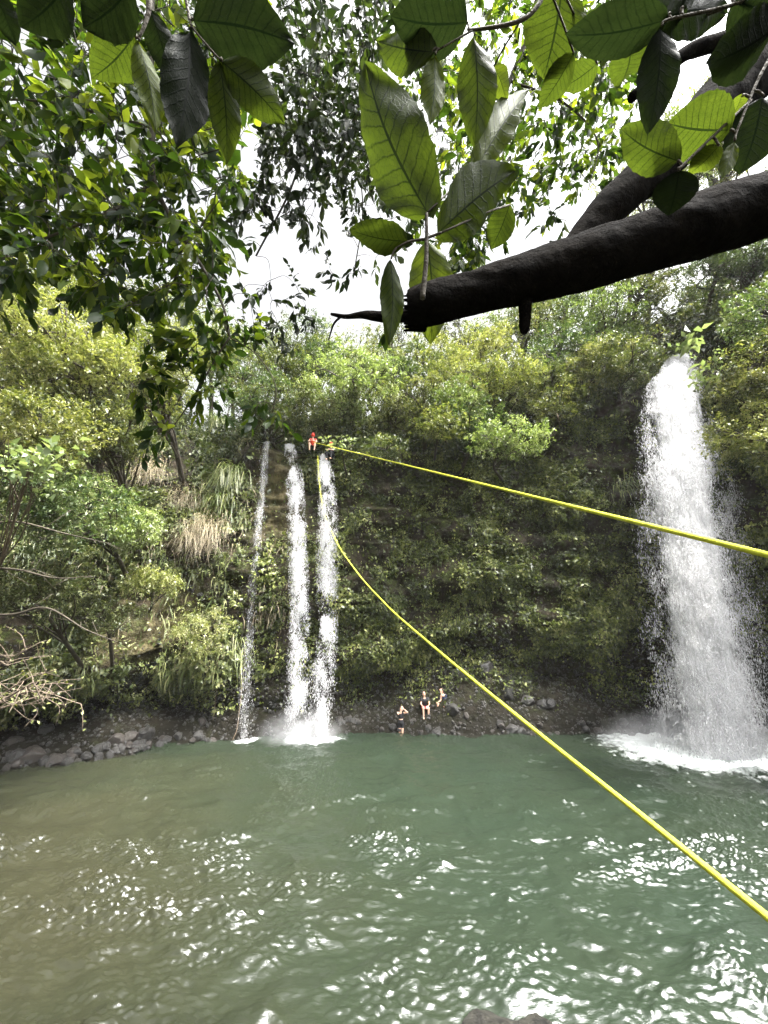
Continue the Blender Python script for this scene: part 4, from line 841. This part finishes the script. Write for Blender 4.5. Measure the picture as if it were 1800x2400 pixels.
# ------------------------------------------------------------------ big leaves close to the camera
def hero_leaf_mat(name, c1, c2, vein, tr):
    m, t, out = newmat(name); l = t.links.new
    uv = t.nodes.new('ShaderNodeUVMap'); se = t.nodes.new('ShaderNodeSeparateXYZ'); l(uv.outputs[0], se.inputs[0])      # x across -1..1, y along 0..1
    def math_(op, a, b=None, c=None):
        n = t.nodes.new('ShaderNodeMath'); n.operation = op
        for i, v in enumerate((a, b, c)):
            if v is None: continue
            if isinstance(v, (int, float)): n.inputs[i].default_value = v
            else: l(v, n.inputs[i])
        return n.outputs[0]
    ax = math_('ABSOLUTE', se.outputs[0]); mid = math_('LESS_THAN', ax, .035)
    wob = noise(t, 6, 2, .5, 'UV'); ph = math_('MULTIPLY_ADD', math_('POWER', ax, .8), -.17, se.outputs[1]); ph = math_('MULTIPLY_ADD', wob.outputs['Fac'], .03, ph)
    fr = math_('FRACT', math_('MULTIPLY', ph, 11.0)); dv = math_('ABSOLUTE', math_('SUBTRACT', fr, .5))
    side = math_('SUBTRACT', 1.0, math_('SMOOTH_MIN', math_('MULTIPLY', dv, 9.0), 1.0, .1)); side = math_('MULTIPLY', side, math_('SUBTRACT', 1.0, math_('MULTIPLY', ax, .6)))
    vo = t.nodes.new('ShaderNodeTexVoronoi'); vo.feature = 'DISTANCE_TO_EDGE'; vo.inputs['Scale'].default_value = 9; mp = t.nodes.new('ShaderNodeMapping'); mp.inputs['Scale'].default_value = (1, 2.6, 1); l(uv.outputs[0], mp.inputs[0]); l(mp.outputs[0], vo.inputs['Vector'])
    net = math_('SUBTRACT', 1.0, math_('SMOOTH_MIN', math_('MULTIPLY', vo.outputs['Distance'], 14.0), 1.0, .1)); net = math_('MULTIPLY', net, .45)
    v_ = math_('MINIMUM', math_('ADD', math_('MAXIMUM', mid, side), net), 1.0)
    no = noise(t, 3, 8, .75, 'UV'); r = ramp(t, [(.3, c1), (.7, c2)]); l(no.outputs['Fac'], r.inputs[0])
    mxx = t.nodes.new('ShaderNodeMix'); mxx.data_type = 'RGBA'; l(v_, mxx.inputs[0]); l(r.outputs[0], mxx.inputs[6]); mxx.inputs[7].default_value = (*vein, 1)
    d = t.nodes.new('ShaderNodeBsdfPrincipled'); d.inputs['Roughness'].default_value = .55; d.inputs['Specular IOR Level'].default_value = .08; l(mxx.outputs[2], d.inputs['Base Color'])
    b = t.nodes.new('ShaderNodeBump'); b.inputs['Strength'].default_value = .4; b.inputs['Distance'].default_value = .002; l(v_, b.inputs['Height']); l(b.outputs[0], d.inputs['Normal'])
    mu = t.nodes.new('ShaderNodeMix'); mu.data_type = 'RGBA'; mu.blend_type = 'MULTIPLY'; mu.inputs[0].default_value = 1; l(mxx.outputs[2], mu.inputs[6]); mu.inputs[7].default_value = (*tr, 1)
    tl = t.nodes.new('ShaderNodeBsdfTranslucent'); l(mu.outputs[2], tl.inputs[0]); ms = t.nodes.new('ShaderNodeMixShader'); ms.inputs[0].default_value = .5
    l(d.outputs[0], ms.inputs[1]); l(tl.outputs[0], ms.inputs[2]); l(ms.outputs[0], out.inputs[0]); return m
HL = {'g': hero_leaf_mat('big_leaf_green', (.020, .030, .007), (.034, .047, .010), (.006, .010, .004), (1.25, 1.3, .45)),
      'y': hero_leaf_mat('big_leaf_light', (.040, .056, .010), (.062, .082, .015), (.013, .022, .006), (1.25, 1.25, .45)),
      'd': hero_leaf_mat('big_leaf_dark', (.004, .007, .003), (.008, .012, .005), (.002, .004, .002), (1, 1.05, .5))}
def hero_leaf(parent, b, tp, wpx, depth, mat, roll=0, dtip=0, label=None, curl=.12, shape=1.0):
    B = at(*b, depth); T = at(*tp, depth * (1 + dtip)); ax = T - B; Ln = np.linalg.norm(ax); D = ax / Ln; mid = (B + T) / 2 - [0, 0, CAM_H]; view = -norm(mid)
    Sd = norm(np.cross(D, view)); N = np.cross(Sd, D); Sd = Sd * math.cos(roll) + N * math.sin(roll); N = np.cross(Sd, D); W = wpx * depth / F / 2 / max(.5, math.cos(roll))
    nu, nv = 13, 26; u = np.linspace(-1, 1, nu); v = np.linspace(0, 1, nv); U, Vv = np.meshgrid(u, v)
    prof_ = (np.sin(math.pi * np.clip(Vv, 0, 1) ** (.85 * shape)) ** .72) * (1 - .25 * Vv ** 6); prof_ = prof_ / prof_.max()
    prof_ = np.maximum(prof_, .015) * (1 + .025 * np.sin(Vv * 60 + U * 2 + wpx))
    off = Ln * (-.05 * np.abs(U) ** 1.0 * prof_ - curl * (Vv - .5) ** 2 + .010 * np.sin(Vv * 34 - np.abs(U) * 4) * np.abs(U))
    curl += RNG.normal() * .08; off = off + Ln * .03 * np.sin(Vv * 9 + U * 2.5 + wpx) * np.abs(U)
    bend = .03 * Ln * np.sin(Vv * math.pi) * (1 if wpx % 2 else -1)
    p = B + D * (Vv * Ln)[..., None] + Sd * (U * prof_ * W + bend)[..., None] + N * off[..., None]
    i = np.arange(nu * nv).reshape(nv, nu); o = mesh_k('leaf', p.reshape(-1, 3), np.stack([i[:-1, :-1], i[:-1, 1:], i[1:, 1:], i[1:, :-1]], -1).reshape(-1, 4), HL[mat], parent, smooth=True, uv=np.stack([U, Vv], -1).reshape(-1, 2))
    if label: o['label'] = label
    return B
def sprig(name, stems, leafs, depth, label, mat='branch', group='large leaved sprigs close to the camera'):
    o = empty(name, at(stems[0][0][0], stems[0][0][1], depth)); ch = []; allp = []
    for s in stems:
        W = smooth_line([at(a, b, depth) for a, b, w_ in s], 8); ch.append((W, interp_r([w_ * depth / F / 2 for a, b, w_ in s], len(s), len(W)))); allp.append(W)
    allp = np.vstack(allp)
    for lf in leafs:
        B = hero_leaf(o, lf[0], lf[1], lf[2], depth * (lf[7] if len(lf) > 7 else 1), lf[3], lf[4] if len(lf) > 4 else 0, lf[5] if len(lf) > 5 else 0, lf[6] if len(lf) > 6 else None)
        k = allp[np.argmin(np.linalg.norm(allp - B, axis=1))]
        if np.linalg.norm(k - B) > .002: ch.append((smooth_line([k, B + (k - B) * .4 + [0, 0, .004], B], 3), .0016))
    V, Fq = tubes(ch, 6); mesh_k('stem', V, Fq, M[mat], o, smooth=True); tag(o, label, 'leafy sprig', group); return o
sprig('leafy_sprig', [[(990, 700, 14), (998, 620, 12), (1000, 560, 10), (1000, 500, 7)], [(1000, 560, 7), (960, 566, 6), (930, 580, 4)], [(1000, 558, 7), (1035, 545, 6)]],
      [((1000, 500), (848, 138), 172, 'g', .25, .08, 'largest pale green leaf'), ((1032, 546), (1216, 398), 128, 'g', -.3, .1), ((955, 568), (818, 540), 70, 'g', .5, 0),
       ((965, 572), (850, 520), 34, 'd', .9, .1, 'curled dark leaf'), ((1002, 560), (1010, 805), 108, 'y', .1, .05, None, 1.75), ((917, 606), (912, 806), 56, 'g', .2, 0), ((1195, 480), (1150, 585), 66, 'g', .3, .05, None, 1.15), ((1125, 388), (1248, 206), 82, 'y', -.35, .1, None, 1.1)], .62,
      'sprig with the largest pale leaves standing on the broken trunk end')
sprig('leafy_sprig', [[(1300, -60, 12), (1235, 40, 10), (1110, 70, 7), (1098, 62, 5)], [(1110, 70, 5), (1030, 115, 4)]],
      [((1112, 82), (1113, 338), 94, 'g', .1, .05), ((1020, 128), (1008, 288), 60, 'y', .3, 0), ((1096, 55), (915, 40), 128, 'd', .3, 0, 'dark rounded leaf'), ((1015, 118), (880, 92), 84, 'g', -.4, .1), ((1158, 155), (1188, 242), 46, 'y', .3, .1, None, 1.15), ((1320, -40), (1275, 182), 150, 'g', .2, .1, None, 1.05), ((1345, 125), (1262, 258), 62, 'g', .3, .1, None, 1.1), ((1400, 150), (1310, 210), 60, 'g', .3, .1, None, 1.2)], .58,
      'sprig of hanging leaves at the top centre above the largest leaf')
sprig('leafy_sprig', [[(1840, 80, 8), (1780, 180, 7), (1728, 305, 6), (1722, 330, 5)], [(1760, 235, 6), (1670, 320, 6), (1600, 388, 7), (1590, 395, 5)]],
      [((1588, 378), (1450, 300), 98, 'g', .2, .1), ((1712, 306), (1562, 290), 128, 'g', .25, .05), ((1592, 400), (1568, 505), 92, 'd', .2, .05), ((1685, 342), (1612, 412), 56, 'y', .3, .1), ((1722, 330), (1692, 418), 34, 'y', .3, 0), ((1790, 225), (1738, 405), 120, 'd', .3, .05), ((1740, 225), (1700, 300), 40, 'y', .6, .1)], .50,
      'sprig of rounded leaves at the right above the thick trunk')
sprig('leafy_sprig', [[(1900, -60, 9), (1720, 10, 8), (1570, 45, 7), (1550, 60, 5)]],
      [((1565, 48), (1322, 84), 104, 'd', .25, .1), ((1550, 60), (1522, 308), 88, 'd', .15, .05), ((1570, 35), (1710, 30), 96, 'd', .3, .1), ((1830, 60), (1662, 150), 120, 'd', .3, 0), ((1720, 0), (1830, 60), 110, 'd', .2, 0), ((1480, 110), (1450, 210), 80, 'g', .3, .2, None, 1.3), ((1600, 20), (1480, -40), 90, 'd', .3, .2)], .36,
      'darkest leaves at the top right corner nearest the camera')
sprig('leafy_sprig', [[(352, -60, 14), (350, 20, 10), (330, 80, 6), (318, 90, 4)], [(425, -60, 8), (440, 20, 7), (448, 58, 5), (480, 100, 5), (516, 140, 4)]],
      [((316, 84), (214, 186), 88, 'g', .3, .05), ((326, 94), (366, 306), 62, 'y', .3, .05), ((447, 66), (414, 338), 110, 'd', .1, 0, 'long dark hanging leaf'), ((516, 142), (532, 386), 74, 'g', .2, .1), ((520, 142), (668, 290), 90, 'g', .3, .1), ((452, 46), (690, 100), 142, 'd', .2, .05), ((352, 20), (402, 196), 68, 'd', .3, .1, None, 1.1)], .48,
      'sprig with the long dark leaf hanging at the upper left')
sprig('leafy_sprig', [[(120, -90, 10), (200, -40, 8), (330, -50, 6)]],
      [((160, -40), (50, 66), 100, 'd', .3, 0), ((310, -30), (196, 66), 110, 'd', .2, 0), ((250, -60), (270, 110), 90, 'd', .3, .1), ((-20, -30), (40, 110), 60, 'd', .3, .1)], .34,
      'dark leaves along the top edge in the left corner')

# ------------------------------------------------------------------ overhanging trees: limbs and many mid-sized leaves
def inpoly(pts, poly):
    x, y = pts[:, 0], pts[:, 1]; c = np.zeros(len(pts), bool); n = len(poly); j = n - 1
    for i in range(n):
        xi, yi = poly[i]; xj, yj = poly[j]
        c ^= ((yi > y) != (yj > y)) & (x < (xj - xi) * (y - yi) / (yj - yi + 1e-9) + xi); j = i
    return c
def canopy(name, limbs, poly, ntw, drange, leaf, mat, label, extra=(), thresh=-.1, nscale=.012, group='trees overhanging the camera', per=8, droop=.6):
    lo = np.array(poly).min(0); hi = np.array(poly).max(0)
    q = lo + (hi - lo) * RNG.random((ntw * 8, 2)); q = q[inpoly(q, poly)]
    nz = fbm(np.c_[q * nscale, np.zeros(len(q)) + drange[0]], 3); q = q[nz + .12 * RNG.normal(size=len(q)) > thresh][:ntw]
    dd = drange[0] + (drange[1] - drange[0]) * RNG.random(len(q))
    T = np.array([at(a, b, d) for (a, b), d in zip(q, dd)])
    if len(extra): T = np.vstack([T, [at(a + RNG.normal() * s, b + RNG.normal() * s, d) for a, b, d, s, k in extra for _ in range(k)]])
    ch = []; nodes = []
    for lb in limbs:
        W = smooth_line([at(a, b, d) for a, b, w_, d in lb], 8); ch.append((W, interp_r([w_ * d / F / 2 for a, b, w_, d in lb], len(lb), len(W)))); nodes += list(W)
    o = empty(name, ch[0][0][0]); nodes = np.array(nodes)
    dmin = np.array([np.min(np.linalg.norm(nodes - t, axis=1)) for t in T]); order = np.argsort(dmin)
    Lp, Ld, Ln_ = [], [], []
    for k in order:
        t = T[k]; s = nodes[np.argmin(np.linalg.norm(nodes - t, axis=1))]; v = t - s; L_ = np.linalg.norm(v)
        mid = s + v * .5 + RNG.normal(size=3) * L_ * .10 + [0, 0, .06 * L_]; W = smooth_line([s, mid, t], 4)
        ch.append((W, np.linspace(.0045, .0022, len(W)) * leaf / .12)); nodes = np.vstack([nodes, W[3:]])
        dr_ = norm(v * .4 + rdir(1)[0] * L_ * .6 + [0, 0, -droop * L_ * .4]); tw = leaf * (1.2 + RNG.random() * 1.2); tip = t + dr_ * tw
        ch.append((np.array([t, (t + tip) / 2 + [0, 0, -.03 * tw], tip]), np.array([.002, .0016, .001]) * leaf / .12))
        for j in range(per):
            f = (j + .5) / per; sd_ = norm(np.cross(dr_, rdir(1)[0])); Lp.append(t + dr_ * tw * f); Ld.append(norm(dr_ * (.5 + f) + sd_ * .8 + [0, 0, -droop])); 
    Lp = np.array(Lp); Ld = np.array(Ld); n = len(Lp); N = norm(rdir(n) * .9 + [0, 0, .7]); s = leaf * (.6 + .7 * RNG.random(n))
    V, Fq = leaves(Lp, Ld, N, s, s * (.40 + .12 * RNG.random(n)), T_LEAF); tn = np.clip(.5 + .5 * np.repeat(RNG.normal(size=n // per + 1), per)[:n] * .5 + .18 * RNG.normal(size=n), 0, 1)
    mesh_k('foliage', V, Fq, M[mat], o, {'tint': np.repeat(tn, 7)})
    V, Fq = tubes(ch, 4); mesh_k('limbs', V, Fq, M['branch'], o, smooth=True)
    tag(o, label, 'tree', group); return o
canopy('overhanging_tree', [[(330, -500, 34, 3.2), (350, -100, 26, 3.2), (352, 100, 20, 3.2), (357, 300, 17, 3.2), (360, 420, 15, 3.2), (405, 520, 11, 3.3), (470, 620, 9, 3.4), (522, 715, 7, 3.5), (538, 790, 5, 3.5)],
    [(360, 425, 11, 3.2), (290, 480, 10, 3.1), (200, 520, 8, 3.0), (100, 560, 6, 3.0), (-30, 600, 5, 3.0)], [(357, 300, 8, 3.2), (250, 270, 7, 3.3), (120, 240, 6, 3.4), (-40, 230, 5, 3.5)], [(538, 790, 4.5, 3.5), (500, 850, 4, 3.5), (455, 930, 4, 3.5), (395, 1015, 3, 3.5)],
    [(538, 790, 3, 3.5), (600, 830, 3, 3.6), (645, 900, 3, 3.6), (640, 965, 2, 3.6)], [(470, 800, 3, 3.5), (400, 860, 3, 3.5), (330, 900, 2, 3.5)]],
    [(-60, -60), (610, -60), (560, 130), (545, 300), (575, 400), (505, 520), (520, 600), (500, 680), (450, 740), (380, 700), (300, 740), (200, 700), (90, 680), (-60, 640)], 1000, (2.6, 4.8), .125, 'leaf_canopy',
    'large overhanging tree filling the upper left with backlit leaves',
    [(350, 860, 3.5, 22, 6), (400, 890, 3.5, 20, 6), (460, 870, 3.5, 25, 7), (480, 920, 3.5, 14, 4), (392, 1010, 3.5, 10, 3), (350, 1015, 3.5, 8, 2), (600, 960, 3.6, 10, 2), (645, 968, 3.6, 10, 3), (330, 905, 3.5, 10, 3), (480, 790, 3.5, 26, 8), (560, 800, 3.6, 25, 5), (420, 800, 3.5, 25, 6), (590, 730, 3.8, 30, 5), (530, 740, 3.6, 20, 4)], thresh=-.04, nscale=.03)
canopy('overhanging_tree', [[(560, -300, 14, 5.5), (760, 0, 8, 5.5), (740, 200, 6, 5.5), (690, 420, 5, 5.5), (600, 600, 4, 5.5)], [(740, 60, 6, 5.5), (820, 300, 5, 5.5), (850, 480, 4, 5.5), (830, 640, 3, 5.5)]],
    [(640, -40), (930, -40), (870, 150), (900, 330), (990, 520), (940, 580), (830, 560), (770, 520), (700, 520), (620, 500), (560, 520), (550, 470), (640, 400), (610, 300), (590, 200), (680, 120)], 560, (4.2, 6.2), .14, 'leaf_dark',
    'dark hanging foliage against the white sky left of the largest leaf',
    [(590, 540, 5.5, 25, 3), (700, 560, 5.5, 30, 2), (830, 640, 5.5, 22, 4), (720, 740, 5.5, 18, 5), (650, 740, 5.5, 22, 5), (780, 620, 5.5, 20, 2), (690, 700, 5.5, 22, 4), (600, 700, 5.5, 30, 5), (640, 800, 5.5, 30, 3)], thresh=-.12, nscale=.02)
canopy('overhanging_tree', [[(1270, -300, 18, 4.2), (1258, 0, 12, 4.2), (1195, 190, 10, 4.2), (1140, 320, 9, 4.2), (1100, 400, 7, 4.2), (1040, 540, 4, 4.2)], [(1195, 190, 6, 4.2), (1320, 240, 5, 4.3), (1400, 330, 4, 4.4), (1380, 440, 3, 4.4)]],
    [(930, -40), (1560, -40), (1500, 200), (1480, 330), (1400, 420), (1340, 470), (1270, 500), (1190, 440), (1150, 560), (1130, 620), (1000, 620), (960, 400), (940, 200)], 640, (3.8, 6.8), .125, 'leaf_canopy',
    'overhanging tree behind the big leaves at the top centre and right',
    [(1250, 470, 4.6, 20, 5), (1330, 520, 4.6, 20, 3), (1290, 560, 4.8, 12, 1), (1060, 600, 4.6, 30, 8), (1120, 570, 4.6, 20, 4), (1400, 430, 4.6, 25, 6), (920, 770, 4, 8, 1), (1440, 370, 4.6, 20, 5)], thresh=-.18)

# ------------------------------------------------------------------ haze in the gorge
hm, ht, ho = newmat('haze_air'); hv = ht.nodes.new('ShaderNodeVolumePrincipled'); hv.inputs['Color'].default_value = (.93, .95, .96, 1); hv.inputs['Density'].default_value = .0002
ht.links.new(hv.outputs[0], ho.inputs['Volume'])
V = np.array([[x, y, z] for x in (-100, 100) for y in (-60, 140) for z in (-3.2, 70)], float)
tag(mesh_k('haze', V, [[0, 1, 3, 2], [4, 6, 7, 5], [0, 4, 5, 1], [2, 3, 7, 6], [0, 2, 6, 4], [1, 5, 7, 3]], hm), 'thin pale spray haze filling the air of the gorge', None, None, 'stuff')

# the crown over the viewpoint: it shades the leaves and the trunk close to the camera
canopy('overhanging_tree', [[(900, -2200, 40, 4.0), (1000, -1500, 30, 4.0), (1300, -1200, 20, 4.0)]], [(700, -700), (2200, -700), (3000, -3800), (500, -3800)], 1300, (2.6, 4.2), .16, 'leaf_canopy',
    'dense crown of the tree standing over the viewpoint, above the picture', thresh=-.6)
